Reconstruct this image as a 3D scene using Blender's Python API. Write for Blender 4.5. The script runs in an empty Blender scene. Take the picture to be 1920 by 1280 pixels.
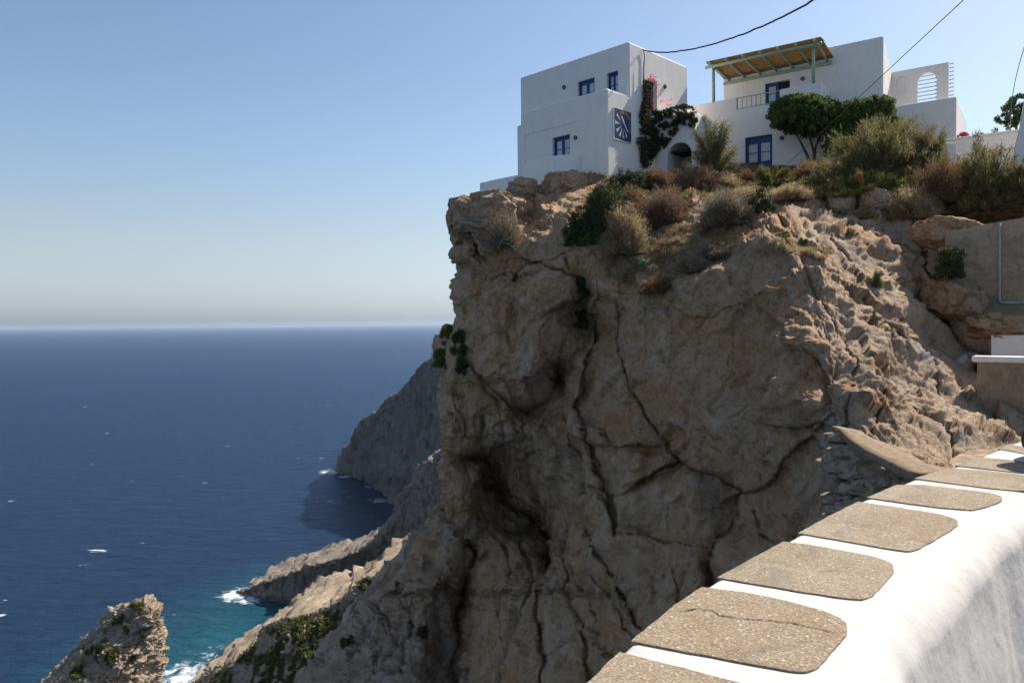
import bpy, bmesh, math, random
import numpy as np
from mathutils import Vector, Matrix
random.seed(7)
RS = np.random.RandomState(11)
scene = bpy.context.scene
COL = scene.collection

# ------------------------------------------------------------------ camera
F_PX = 1400.0
PITCH = math.radians(1.50)
ROLL = math.radians(0.6)
fwd = np.array([0, math.cos(PITCH), -math.sin(PITCH)])
r0 = np.array([1.0, 0, 0]); u0 = np.array([0, math.sin(PITCH), math.cos(PITCH)])
UP = u0 * math.cos(ROLL) + r0 * math.sin(ROLL)
RT = r0 * math.cos(ROLL) - u0 * math.sin(ROLL)
cam = bpy.data.cameras.new("camera")
cam.sensor_width = 36.0
cam.lens = F_PX / 1920 * 36.0
cam.clip_start = 0.05
cam.clip_end = 120000
camo = bpy.data.objects.new("camera", cam); COL.objects.link(camo)
camo.matrix_world = Matrix(((RT[0], UP[0], -fwd[0], 0), (RT[1], UP[1], -fwd[1], 0), (RT[2], UP[2], -fwd[2], 0), (0, 0, 0, 1)))
scene.camera = camo

# ------------------------------------------------------------------ light
SUN_AZ, SUN_EL = math.radians(53.5), math.radians(46)
world = bpy.data.worlds.new("World"); scene.world = world; world.use_nodes = True
nt = world.node_tree
for n in list(nt.nodes): nt.nodes.remove(n)
sky = nt.nodes.new("ShaderNodeTexSky"); sky.sky_type = 'NISHITA'; sky.sun_disc = False
sky.sun_elevation = SUN_EL; sky.sun_rotation = SUN_AZ
sky.altitude = 150; sky.air_density = 1.0; sky.dust_density = 1.0; sky.ozone_density = 1.6
bg = nt.nodes.new("ShaderNodeBackground"); bg.inputs['Strength'].default_value = 0.080
wo = nt.nodes.new("ShaderNodeOutputWorld")
# summer haze low in the sky, all the way round: it takes the colour out of the sky but keeps its brightness
tcw = nt.nodes.new("ShaderNodeTexCoord"); sxyz = nt.nodes.new("ShaderNodeSeparateXYZ"); nt.links.new(tcw.outputs['Generated'], sxyz.inputs[0])
hm = nt.nodes.new("ShaderNodeMapRange"); hm.interpolation_type = 'SMOOTHSTEP'
for i_, v_ in zip((1, 2, 3, 4), (-0.02, 0.27, 0.85, 0.0)): hm.inputs[i_].default_value = v_
nt.links.new(sxyz.outputs[2], hm.inputs[0])
bwn = nt.nodes.new("ShaderNodeRGBToBW"); nt.links.new(sky.outputs[0], bwn.inputs[0])
tn = nt.nodes.new("ShaderNodeMix"); tn.data_type = 'RGBA'; tn.blend_type = 'MULTIPLY'; tn.inputs[0].default_value = 1.0
nt.links.new(bwn.outputs[0], tn.inputs[6]); tn.inputs[7].default_value = (0.70, 0.81, 0.93, 1)
hx = nt.nodes.new("ShaderNodeMix"); hx.data_type = 'RGBA'; nt.links.new(hm.outputs[0], hx.inputs[0]); nt.links.new(sky.outputs[0], hx.inputs[6]); nt.links.new(tn.outputs[2], hx.inputs[7])
nt.links.new(hx.outputs[2], bg.inputs[0]); nt.links.new(bg.outputs[0], wo.inputs[0])
sl = bpy.data.lights.new("sun", 'SUN'); sl.energy = 4.3; sl.angle = math.radians(0.5); sl.color = (1.0, 0.95, 0.87)
sun = bpy.data.objects.new("sun", sl); COL.objects.link(sun)
SD = Vector((math.sin(SUN_AZ) * math.cos(SUN_EL), math.cos(SUN_AZ) * math.cos(SUN_EL), math.sin(SUN_EL)))
sun.rotation_euler = SD.to_track_quat('Z', 'Y').to_euler()
scene.view_settings.view_transform = 'Standard'
scene.view_settings.look = 'None'
scene.view_settings.exposure = 0.85
scene.view_settings.gamma = 1.0
scene.render.film_transparent = False
try:
    scene.cycles.volume_bounces = 0
    scene.cycles.max_bounces = 6
except Exception: pass

# ------------------------------------------------------------------ helpers
def ray(px, py):
    return fwd + (px - 960) / F_PX * RT + (640 - py) / F_PX * UP
def at(px, py, Y):
    d = ray(px, py); return d * (Y / d[1])
def at_z(px, py, z):
    d = ray(px, py); return d * (z / d[2])

def tag(o, label=None, cat=None, group=None, kind=None):
    if label: o['label'] = label
    if cat: o['category'] = cat
    if group: o['group'] = group
    if kind: o['kind'] = kind
    return o
def empty(name, loc=(0, 0, 0), rz=0.0):
    o = bpy.data.objects.new(name, None); COL.objects.link(o); o.location = loc; o.rotation_euler = (0, 0, rz)
    o.empty_display_size = 0.3
    return o
def link(name, me, mat=None, parent=None):
    o = bpy.data.objects.new(name, me); COL.objects.link(o)
    if mat and len(me.materials) == 0: me.materials.append(mat)
    if parent: o.parent = parent
    return o
def np_mesh(name, V, F, smooth=False):
    V = np.asarray(V, dtype=np.float32); F = np.asarray(F, dtype=np.int32)
    me = bpy.data.meshes.new(name)
    k = F.shape[1]
    me.vertices.add(len(V)); me.vertices.foreach_set('co', V.ravel())
    me.loops.add(F.size); me.loops.foreach_set('vertex_index', F.ravel())
    me.polygons.add(len(F)); me.polygons.foreach_set('loop_start', np.arange(0, F.size, k, dtype=np.int32))
    try: me.polygons.foreach_set('loop_total', np.full(len(F), k, dtype=np.int32))
    except Exception: pass
    me.polygons.foreach_set('use_smooth', np.full(len(F), smooth))
    me.update(calc_edges=True); me.validate()
    return me
def bm_obj(name, bm, mat=None, parent=None, smooth=False):
    me = bpy.data.meshes.new(name); bmesh.ops.recalc_face_normals(bm, faces=bm.faces[:])
    if smooth:
        for f in bm.faces: f.smooth = True
    bm.to_mesh(me); bm.free()
    return link(name, me, mat, parent)
def add_box(bm, x0, x1, y0, y1, z0, z1, bev=0.0, seg=2, M=None):
    r = bmesh.ops.create_cube(bm, size=1.0)
    vs = r['verts']
    for v in vs:
        v.co = Vector(((x0 + x1) / 2 + v.co.x * (x1 - x0), (y0 + y1) / 2 + v.co.y * (y1 - y0), (z0 + z1) / 2 + v.co.z * (z1 - z0)))
    if M is not None:
        for v in vs: v.co = M @ v.co
    if bev > 0:
        es = list({e for v in vs for e in v.link_edges})
        bmesh.ops.bevel(bm, geom=es, offset=bev, segments=seg, affect='EDGES', profile=0.5)
def add_tube(bm, pts, rad, seg=8, caps=True):
    pts = [Vector(p) for p in pts]
    if not hasattr(rad, '__len__'): rad = [rad] * len(pts)
    rings = []
    for i, p in enumerate(pts):
        t = (pts[min(i + 1, len(pts) - 1)] - pts[max(i - 1, 0)]).normalized()
        a = Vector((0, 0, 1)) if abs(t.z) < 0.9 else Vector((1, 0, 0))
        s = t.cross(a).normalized(); b = t.cross(s).normalized()
        rings.append([bm.verts.new(p + (s * math.cos(2 * math.pi * k / seg) + b * math.sin(2 * math.pi * k / seg)) * rad[i]) for k in range(seg)])
    for i in range(len(rings) - 1):
        for k in range(seg):
            bm.faces.new((rings[i][k], rings[i][(k + 1) % seg], rings[i + 1][(k + 1) % seg], rings[i + 1][k]))
    if caps:
        bm.faces.new(rings[0][::-1]); bm.faces.new(rings[-1])

# ---------------- vector noise
_perm = RS.permutation(256)
_perm = np.concatenate([_perm, _perm, _perm])
_g = RS.normal(size=(256, 3)); _g /= np.linalg.norm(_g, axis=1)[:, None]
def pnoise(P):
    I = np.floor(P).astype(np.int64); f = P - I; I &= 255
    u = f * f * f * (f * (f * 6 - 15) + 10)
    out = 0
    for dx in (0, 1):
        wx = u[:, 0] if dx else 1 - u[:, 0]
        for dy in (0, 1):
            wy = u[:, 1] if dy else 1 - u[:, 1]
            for dz in (0, 1):
                wz = u[:, 2] if dz else 1 - u[:, 2]
                h = _perm[_perm[_perm[(I[:, 0] + dx) & 255] + ((I[:, 1] + dy) & 255)] + ((I[:, 2] + dz) & 255)]
                g = _g[h]
                out = out + wx * wy * wz * (g[:, 0] * (f[:, 0] - dx) + g[:, 1] * (f[:, 1] - dy) + g[:, 2] * (f[:, 2] - dz))
    return out * 1.5
def fbm(P, o=4, lac=2.1, gain=0.5):
    a = 1.0; s = 0
    for i in range(o):
        s = s + a * pnoise(P + i * 17.3); P = P * lac; a *= gain
    return s
def ridged(P, o=4, lac=2.1, gain=0.55):
    a = 1.0; s = 0
    for i in range(o):
        s = s + a * (1 - 2 * np.abs(pnoise(P + i * 9.7))); P = P * lac; a *= gain
    return s
_wp = RS.rand(256, 3)
def worley(P, want=False):
    I = np.floor(P).astype(np.int64)
    f1 = np.full(len(P), 9.0); f2 = np.full(len(P), 9.0); cid = np.zeros(len(P), dtype=np.int64); vec = np.zeros((len(P), 3))
    for dx in (-1, 0, 1):
        for dy in (-1, 0, 1):
            for dz in (-1, 0, 1):
                C = I + (dx, dy, dz)
                h = _perm[_perm[_perm[C[:, 0] & 255] + (C[:, 1] & 255)] + (C[:, 2] & 255)]
                q = C + _wp[h] - P
                d = np.sqrt((q * q).sum(1))
                m = d < f1
                f2 = np.where(m, f1, np.minimum(f2, d)); cid = np.where(m, h, cid); f1 = np.where(m, d, f1)
                if want: vec[m] = -q[m]
    return (f1, f2, cid, vec) if want else (f1, f2, cid)
def facets(P, amp, tilt=1.0):
    """broken planar faces: every cell is a tilted plane with its own level"""
    f1, f2, cid, v = worley(P, True)
    return amp * (tilt * (_g[cid] * v).sum(1) + 0.35 * (_g[(cid + 77) & 255][:, 0]))
def sstep(a, b, x):
    t = np.clip((x - a) / (b - a), 0, 1); return t * t * (3 - 2 * t)

# ------------------------------------------------------------------ materials
class NB:
    def __init__(s, name):
        s.m = bpy.data.materials.new(name); s.m.use_nodes = True; s.t = s.m.node_tree
        s.b = s.t.nodes['Principled BSDF']; s.out = s.t.nodes['Material Output']
    def n(s, typ, **k):
        nd = s.t.nodes.new(typ)
        for a, v in k.items():
            if a.startswith('i_'):
                nd.inputs[a[2:].replace('_', ' ')].default_value = v
            else: setattr(nd, a, v)
        return nd
    def l(s, a, b): s.t.links.new(a, b)
    def pos(s):
        return s.n('ShaderNodeNewGeometry').outputs['Position']
    def noise(s, scale, detail=4, rough=0.55, vec=None, dist=0.0):
        nd = s.n('ShaderNodeTexNoise'); nd.inputs['Scale'].default_value = scale; nd.inputs['Detail'].default_value = detail
        nd.inputs['Roughness'].default_value = rough; nd.inputs['Distortion'].default_value = dist
        s.l(vec if vec is not None else s.pos(), nd.inputs['Vector']); return nd.outputs['Fac']
    def map(s, v, a, b, c=0.0, d=1.0):
        nd = s.n('ShaderNodeMapRange'); s.l(v, nd.inputs[0])
        for i, x in zip((1, 2, 3, 4), (a, b, c, d)): nd.inputs[i].default_value = x
        nd.interpolation_type = 'SMOOTHSTEP'; return nd.outputs[0]
    def mix(s, fac, a, b, blend='MIX'):
        nd = s.n('ShaderNodeMix'); nd.data_type = 'RGBA'; nd.blend_type = blend
        if isinstance(fac, (int, float)): nd.inputs[0].default_value = fac
        else: s.l(fac, nd.inputs[0])
        for i, c in ((6, a), (7, b)):
            if isinstance(c, (tuple, list)): nd.inputs[i].default_value = (*c[:3], 1)
            else: s.l(c, nd.inputs[i])
        return nd.outputs[2]
    def math(s, op, a, b=0.0):
        nd = s.n('ShaderNodeMath'); nd.operation = op
        for i, c in ((0, a), (1, b)):
            if isinstance(c, (int, float)): nd.inputs[i].default_value = c
            else: s.l(c, nd.inputs[i])
        return nd.outputs[0]
    def bump(s, h, strength=0.5, dist=0.05, prev=None):
        nd = s.n('ShaderNodeBump'); nd.inputs['Strength'].default_value = strength; nd.inputs['Distance'].default_value = dist
        s.l(h, nd.inputs['Height'])
        if prev is not None: s.l(prev, nd.inputs['Normal'])
        return nd.outputs[0]
    def scl(s, x, y, z, rot=(0, 0, 0)):
        nd = s.n('ShaderNodeMapping'); s.l(s.pos(), nd.inputs[0]); nd.inputs['Scale'].default_value = (x, y, z); nd.inputs['Rotation'].default_value = rot
        return nd.outputs[0]
    def done(s, col=None, rough=0.8, normal=None, spec=0.3):
        if col is not None:
            if isinstance(col, (tuple, list)): s.b.inputs['Base Color'].default_value = (*col[:3], 1)
            else: s.l(col, s.b.inputs['Base Color'])
        if isinstance(rough, (int, float)): s.b.inputs['Roughness'].default_value = rough
        else: s.l(rough, s.b.inputs['Roughness'])
        s.b.inputs['Specular IOR Level'].default_value = spec
        if normal is not None: s.l(normal, s.b.inputs['Normal'])
        return s.m

def rock_mat(name, sc=1.0, tan=(0.50, 0.335, 0.20), orange=(0.52, 0.28, 0.125), grey=(0.55, 0.465, 0.365), dark=(0.05, 0.042, 0.037), attrs=True, bs=1.0):
    b = NB(name); pale = tuple(0.55 * x * 1.22 + 0.45 * y for x, y in zip(tan, grey))
    big = b.noise(0.35 * sc, 5, 0.6, dist=0.6); mid = b.noise(1.6 * sc, 6, 0.65, dist=0.4)
    fine = b.noise(9 * sc, 6, 0.7); vf = b.noise(45 * sc, 3, 0.6)
    streak = b.noise(1.0, 5, 0.6, vec=b.scl(2.2 * sc, 2.2 * sc, 0.5 * sc, (0.3, 0.5, 0)), dist=0.5)
    col = b.mix(b.map(big, 0.44, 0.6), tan, orange)
    wash = b.noise(0.8 * sc, 8, 0.74, dist=1.4); col = b.mix(b.map(wash, 0.49, 0.58, 0, 0.8), col, pale); col = b.mix(b.map(wash, 0.46, 0.37, 0, 0.75), col, tuple(x * 0.48 for x in tan))
    wash2 = b.noise(3.0 * sc, 7, 0.75, dist=0.8); col = b.mix(b.map(wash2, 0.52, 0.62, 0, 0.6), col, pale); col = b.mix(b.map(wash2, 0.45, 0.36, 0, 0.6), col, tuple(x * 0.5 for x in orange))
    col = b.mix(b.map(mid, 0.5, 0.72, 0, 0.65), col, grey)
    col = b.mix(b.map(streak, 0.56, 0.72, 0, 0.5), col, tuple(x * 0.6 for x in tan))
    if attrs:
        at_ = b.n('ShaderNodeAttribute'); at_.attribute_name = 'wear_sun'
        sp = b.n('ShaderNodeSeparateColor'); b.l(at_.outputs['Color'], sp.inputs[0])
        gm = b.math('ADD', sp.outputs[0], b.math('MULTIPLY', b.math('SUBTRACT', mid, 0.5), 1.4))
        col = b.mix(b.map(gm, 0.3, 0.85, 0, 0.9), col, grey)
        om = b.math('MULTIPLY', sp.outputs[1], b.map(mid, 0.35, 0.6))
        col = b.mix(om, col, orange)
        dm = b.math('MULTIPLY', sp.outputs[2], b.math('MULTIPLY', b.map(streak, 0.40, 0.58), b.map(fine, 0.34, 0.56)))
        col = b.mix(dm, col, dark)
        a2 = b.n('ShaderNodeAttribute'); a2.attribute_name = 'paint'
        s2 = b.n('ShaderNodeSeparateColor'); b.l(a2.outputs['Color'], s2.inputs[0])
        col = b.mix(b.math('MULTIPLY', s2.outputs[0], b.map(fine, 0.44, 0.58)), col, (0.12, 0.22, 0.33))
        col = b.mix(s2.outputs[1], col, (0.72, 0.7, 0.66))
        soil = b.mix(b.map(fine, 0.4, 0.62), (0.14, 0.09, 0.055), (0.30, 0.22, 0.14))
        col = b.mix(s2.outputs[2], col, soil)
    col = b.mix(b.map(fine, 0.34, 0.48, 0.45, 0), col, tuple(x * 0.4 for x in tan))
    pit = b.noise(22 * sc, 5, 0.75, dist=0.8); col = b.mix(b.map(pit, 0.34, 0.41, 0.6, 0), col, tuple(x * 0.25 for x in tan))
    col = b.mix(b.map(vf, 0.62, 0.75, 0, 0.25), col, tuple(min(1, x * 1.6) for x in grey))
    v = b.n('ShaderNodeTexVoronoi'); v.feature = 'DISTANCE_TO_EDGE'; v.inputs['Scale'].default_value = 1.1 * sc
    wv = b.n('ShaderNodeVectorMath'); wv.operation = 'ADD'
    nn = b.n('ShaderNodeTexNoise'); nn.inputs['Scale'].default_value = 1.7 * sc; nn.inputs['Detail'].default_value = 5; b.l(b.pos(), nn.inputs['Vector'])
    sm = b.n('ShaderNodeVectorMath'); sm.operation = 'SCALE'; sm.inputs['Scale'].default_value = 1.3 / sc; b.l(nn.outputs['Color'], sm.inputs[0])
    b.l(b.pos(), wv.inputs[0]); b.l(sm.outputs[0], wv.inputs[1]); b.l(wv.outputs[0], v.inputs['Vector'])
    crack = b.math('MULTIPLY', b.map(v.outputs['Distance'], 0.0, 0.02, 1, 0), b.map(big, 0.45, 0.55))
    col = b.mix(b.math('MULTIPLY', crack, 0.6), col, tuple(x * 0.3 for x in tan))
    n1 = b.bump(b.math('SUBTRACT', mid, b.math('MULTIPLY', crack, 0.25)), 0.9 * bs, 0.22 / sc)
    n2 = b.bump(b.math('ADD', fine, b.math('MULTIPLY', pit, 0.5)), 1.0 * bs, 0.09 / sc, n1)
    n3 = b.bump(vf, 0.5 * bs, 0.012 / sc, n2)
    return b.done(col, 0.92, n3, 0.15)

M = {}
M['cliff'] = rock_mat('cliff_rock')
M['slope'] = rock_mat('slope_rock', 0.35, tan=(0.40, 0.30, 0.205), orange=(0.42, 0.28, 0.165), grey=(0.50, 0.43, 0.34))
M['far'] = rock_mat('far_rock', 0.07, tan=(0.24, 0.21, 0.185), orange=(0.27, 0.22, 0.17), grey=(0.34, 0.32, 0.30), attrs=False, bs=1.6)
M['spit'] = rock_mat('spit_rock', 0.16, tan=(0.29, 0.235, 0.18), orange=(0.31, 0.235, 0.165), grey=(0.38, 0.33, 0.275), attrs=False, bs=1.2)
M['stack'] = rock_mat('stack_rock', 0.45, tan=(0.50, 0.39, 0.265), orange=(0.50, 0.34, 0.20), grey=(0.58, 0.50, 0.40), attrs=True, bs=1.4)
M['stone'] = rock_mat('stone_rock', 2.5, tan=(0.42, 0.32, 0.22), orange=(0.42, 0.28, 0.17), grey=(0.52, 0.46, 0.38), attrs=False, bs=0.8)

def white_mat(name, dirt=0.0, bumps=1.0, tint=(0.86, 0.80, 0.725)):
    b = NB(name)
    a = b.noise(1.2, 5, 0.6); f = b.noise(14, 5, 0.6); g = b.noise(70, 3, 0.6)
    st = b.noise(1.0, 5, 0.65, vec=b.scl(7, 7, 0.8))
    col = b.mix(b.map(a, 0.35, 0.7, 0, 0.5), tint, tuple(x * 0.92 for x in tint))
    col = b.mix(b.map(st, 0.5, 0.72, 0, 0.25 + dirt), col, tuple(x * y for x, y in zip(tint, (0.72, 0.69, 0.65))))
    if dirt > 0:
        sc = b.noise(26, 6, 0.75)
        col = b.mix(b.map(sc, 0.66, 0.78, 0, 0.2), col, (0.40, 0.36, 0.32))
    n0 = b.bump(a, 0.4, 0.04); n1 = b.bump(f, 0.4 * bumps, 0.02, n0); n2 = b.bump(g, 0.3 * bumps, 0.004, n1)
    return b.done(col, 0.85, n2, 0.2)
M['white'] = white_mat('whitewash')
M['parapet'] = white_mat('parapet_whitewash', 0.15, 0.6, (0.55, 0.51, 0.465))

def simple(name, col, rough=0.6, var=0.25, sc=8.0, bump=0.15, spec=0.3, bd=0.01):
    b = NB(name)
    n = b.noise(sc, 5, 0.65)
    c = b.mix(b.map(n, 0.35, 0.7), tuple(x * (1 - var) for x in col), tuple(min(1, x * (1 + var)) for x in col))
    return b.done(c, rough, b.bump(n, bump, bd), spec)
M['blue'] = simple('blue_paint', (0.022, 0.055, 0.19), 0.45, 0.2, 6)
M['signblue'] = simple('sign_blue', (0.015, 0.035, 0.11), 0.5, 0.15, 10)
M['signwhite'] = simple('sign_white', (0.68, 0.68, 0.66), 0.6, 0.08)
M['signgold'] = simple('sign_orange', (0.55, 0.33, 0.14), 0.6, 0.2)
M['green'] = simple('pale_green_paint', (0.36, 0.46, 0.30), 0.55, 0.12, 5)
M['slat'] = simple('blue_grey_slat', (0.20, 0.27, 0.36), 0.6, 0.15)
M['metal'] = simple('dark_metal', (0.05, 0.045, 0.04), 0.5, 0.3)
M['cable'] = simple('cable_rubber', (0.03, 0.03, 0.032), 0.6, 0.3)
M['wire'] = simple('steel_wire', (0.16, 0.15, 0.14), 0.5, 0.3)
M['pipe'] = simple('pale_pipe', (0.42, 0.37, 0.30), 0.6, 0.15)
M['dark'] = simple('dark_interior', (0.02, 0.02, 0.022), 0.9, 0.2)
M['beam'] = simple('dark_beam', (0.04, 0.03, 0.022), 0.8, 0.3)
M['bark'] = simple('bark', (0.10, 0.075, 0.05), 0.9, 0.35, 20, 0.6, 0.1)
M['frost'] = simple('curtain_glass', (0.50, 0.52, 0.52), 0.25, 0.12, 5, 0.0, 0.5)
M['lampglass'] = simple('lamp_glass', (0.55, 0.53, 0.46), 0.2, 0.1, 5, 0.0, 0.5)
M['olive'] = simple('olive_cloth', (0.045, 0.05, 0.035), 0.9, 0.2, 40, 0.4)
M['denim'] = simple('denim', (0.035, 0.05, 0.09), 0.9, 0.2, 60, 0.4)
M['skin'] = simple('skin', (0.45, 0.27, 0.19), 0.55, 0.08)
M['hair'] = simple('hair', (0.03, 0.02, 0.015), 0.6, 0.3, 80, 0.6)
M['shoe'] = simple('shoe_leather', (0.04, 0.03, 0.025), 0.6, 0.2)
M['bottle'] = simple('green_plastic', (0.03, 0.30, 0.08), 0.35, 0.1, 5, 0.0, 0.5)
M['red'] = simple('red_litter', (0.45, 0.04, 0.04), 0.5, 0.1)
M['paper'] = simple('pale_litter', (0.65, 0.63, 0.6), 0.7, 0.1)
M['street'] = simple('street_concrete', (0.13, 0.12, 0.105), 0.9, 0.2, 3, 0.3)

b = NB('retaining_concrete')
a = b.noise(0.8, 5, 0.6); f = b.noise(10, 6, 0.7); st = b.noise(1, 5, 0.6, vec=b.scl(0.6, 0.6, 3.0))
c = b.mix(b.map(a, 0.3, 0.7), (0.31, 0.235, 0.155), (0.42, 0.33, 0.23))
c = b.mix(b.map(st, 0.5, 0.7, 0, 0.6), c, (0.23, 0.17, 0.11))
c = b.mix(b.map(f, 0.3, 0.5, 0.4, 0), c, (0.09, 0.075, 0.06))
bl = b.noise(2.2, 6, 0.7, dist=1.0); c = b.mix(b.map(bl, 0.5, 0.62, 0, 0.55), c, (0.20, 0.15, 0.10)); c = b.mix(b.map(bl, 0.44, 0.36, 0, 0.5), c, (0.47, 0.39, 0.29))
M['concrete'] = b.done(c, 0.9, b.bump(f, 0.5, 0.03), 0.15)

# exposed aggregate of the parapet slabs
b = NB('aggregate_concrete')
v = b.n('ShaderNodeTexVoronoi'); v.inputs['Scale'].default_value = 95; b.l(b.pos(), v.inputs['Vector'])
v2 = b.n('ShaderNodeTexVoronoi'); v2.inputs['Scale'].default_value = 240; b.l(b.pos(), v2.inputs['Vector'])
lo = b.noise(2.5, 5, 0.6); fi = b.noise(160, 3, 0.6)
sc1 = b.n('ShaderNodeSeparateColor'); b.l(v.outputs['Color'], sc1.inputs[0])
sc2 = b.n('ShaderNodeSeparateColor'); b.l(v2.outputs['Color'], sc2.inputs[0])
base = b.mix(b.map(lo, 0.35, 0.65), (0.255, 0.18, 0.105), (0.31, 0.245, 0.17))
base = b.mix(b.map(sc2.outputs[0], 0.3, 0.9, 0, 0.55), base, (0.14, 0.10, 0.062))
base = b.mix(b.math('MULTIPLY', b.map(sc2.outputs[1], 0.72, 0.8), 0.6), base, (0.42, 0.36, 0.29))
peb = b.math('MULTIPLY', b.map(v.outputs['Distance'], 0.32, 0.42, 1, 0), b.map(sc1.outputs[0], 0.80, 0.86))
base = b.mix(peb, base, b.mix(sc1.outputs[1], (0.62, 0.54, 0.45), (0.30, 0.20, 0.13)))
st2 = b.noise(5.5, 6, 0.7, dist=0.8); base = b.mix(b.map(st2, 0.52, 0.66, 0, 0.5), base, (0.13, 0.115, 0.09)); base = b.mix(b.map(st2, 0.42, 0.30, 0, 0.35), base, (0.42, 0.33, 0.22))
sp2 = b.noise(34, 4, 0.7); base = b.mix(b.math('MULTIPLY', b.map(sp2, 0.70, 0.74), 0.8), base, (0.66, 0.63, 0.58))
h = b.math('ADD', b.math('MULTIPLY', peb, 0.6), fi)
M['aggregate'] = b.done(base, 0.9, b.bump(h, 0.8, 0.004), 0.2)

b = NB('reed_mat')
w = b.n('ShaderNodeTexWave'); w.wave_type = 'BANDS'; w.bands_direction = 'X'; w.inputs['Scale'].default_value = 12; w.inputs['Distortion'].default_value = 2.5
w.inputs['Detail'].default_value = 3; tc = b.n('ShaderNodeTexCoord'); b.l(tc.outputs['Object'], w.inputs['Vector'])
n = b.noise(6, 5, 0.6)
c = b.mix(w.outputs['Fac'], (0.42, 0.29, 0.14), (0.66, 0.50, 0.28)); c = b.mix(b.map(n, 0.4, 0.7, 0, 0.4), c, (0.18, 0.10, 0.05))
b.done(c, 0.9, b.bump(w.outputs['Fac'], 0.8, 0.02), 0.1)
tr = b.n('ShaderNodeBsdfTranslucent'); b.l(c, tr.inputs['Color']); mx = b.n('ShaderNodeMixShader'); mx.inputs[0].default_value = 0.45
b.l(b.b.outputs[0], mx.inputs[1]); b.l(tr.outputs[0], mx.inputs[2]); b.l(mx.outputs[0], b.out.inputs['Surface']); M['reed'] = b.m

def leaf_mat(name, c1, c2, c3=None, trans=0.0):
    b = NB(name)
    g = b.n('ShaderNodeNewGeometry')
    r = g.outputs['Random Per Island']
    n = b.noise(1.3, 3, 0.5)
    c = b.mix(r, c1, c2)
    if c3: c = b.mix(b.map(n, 0.48, 0.62, 0, 0.85), c, c3)
    b.l(c, b.b.inputs['Base Color']); b.b.inputs['Roughness'].default_value = 0.75; b.b.inputs['Specular IOR Level'].default_value = 0.2
    if trans > 0:
        tr = b.n('ShaderNodeBsdfTranslucent'); b.l(c, tr.inputs['Color'])
        mx = b.n('ShaderNodeMixShader'); mx.inputs[0].default_value = trans
        b.l(b.b.outputs[0], mx.inputs[1]); b.l(tr.outputs[0], mx.inputs[2]); b.l(mx.outputs[0], b.out.inputs['Surface'])
    return b.m
M['l_dark'] = leaf_mat('dark_leaves', (0.03, 0.048, 0.018), (0.085, 0.105, 0.04), (0.11, 0.10, 0.04), 0.3)
M['l_green'] = leaf_mat('green_leaves', (0.06, 0.10, 0.022), (0.15, 0.20, 0.05), (0.17, 0.19, 0.055), 0.4)
M['l_vine'] = leaf_mat('vine_leaves', (0.02, 0.034, 0.014), (0.10, 0.115, 0.05), (0.13, 0.08, 0.06), 0.3)
M['l_tam'] = leaf_mat('tamarisk_leaves', (0.13, 0.13, 0.045), (0.27, 0.25, 0.105), (0.30, 0.21, 0.11), 0.4)
M['l_yel'] = leaf_mat('yellow_green_leaves', (0.13, 0.14, 0.03), (0.26, 0.25, 0.07), (0.22, 0.15, 0.06), 0.3)
M['t_brown'] = leaf_mat('brown_twigs', (0.17, 0.11, 0.07), (0.36, 0.25, 0.165), (0.26, 0.15, 0.09), 0.3)
M['t_grey'] = leaf_mat('grey_twigs', (0.17, 0.135, 0.095), (0.40, 0.32, 0.23), (0.22, 0.17, 0.09), 0.3)
M['t_straw'] = leaf_mat('straw', (0.34, 0.25, 0.13), (0.58, 0.45, 0.27), (0.30, 0.20, 0.10), 0.4)
M['t_rust'] = leaf_mat('rusty_twigs', (0.18, 0.10, 0.055), (0.36, 0.21, 0.11), (0.19, 0.17, 0.07), 0.3)
M['pink'] = leaf_mat('pink_flowers', (0.75, 0.03, 0.10), (0.85, 0.10, 0.22), None, 0.4)
M['l_scrub'] = leaf_mat('scrub_leaves', (0.06, 0.075, 0.015), (0.15, 0.16, 0.04), (0.10, 0.08, 0.035), 0.3)

# ------------------------------------------------------------------ sea
EYE = 150.0
def sea_at(px, py): return at_z(px, py, -EYE)
b = NB('sea_water')
pos = b.pos()
def dist_to(p, r0_, r1_):
    vm = b.n('ShaderNodeVectorMath'); vm.operation = 'DISTANCE'; b.l(pos, vm.inputs[0]); vm.inputs[1].default_value = p
    return b.map(vm.outputs['Value'], r0_, r1_, 1, 0)
wp = b.noise(0.03, 4, 0.5)
deep = b.mix(b.noise(0.004, 3, 0.5), (0.003, 0.018, 0.050), (0.004, 0.023, 0.060))
tq = dist_to(tuple(sea_at(520, 1235)), 20, 135)
tq2 = dist_to(tuple(sea_at(640, 1130)), 20, 120)
tq3 = dist_to(tuple(sea_at(420, 1310)), 20, 110)
t = b.math('MAXIMUM', b.math('MAXIMUM', tq, tq2), tq3)
t = b.math('MULTIPLY', t, b.map(wp, 0.3, 0.6, 0.75, 1.0))
col = b.mix(t, deep, (0.006, 0.10, 0.125))
n1 = b.noise(1, 7, 0.62, vec=b.scl(0.05, 0.105, 0.05, (0, 0, 0.18)), dist=0.3)
n2 = b.noise(1, 5, 0.6, vec=b.scl(0.35, 0.7, 0.35, (0, 0, -0.12)))
bm1 = b.bump(n1, 1.0, 13.0); bm2 = b.bump(n2, 0.9, 1.4, bm1)
wc = b.noise(1, 5, 0.7, vec=b.scl(0.035, 0.11, 0.035, (0, 0, 0.15)))
wc2 = b.noise(0.011, 4, 0.6)
foam = b.math('MULTIPLY', b.math('MULTIPLY', b.map(wc, 0.675, 0.72), b.map(wc2, 0.47, 0.55)), 0.8)
fn = b.noise(0.16, 8, 0.8, dist=0.8)
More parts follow.
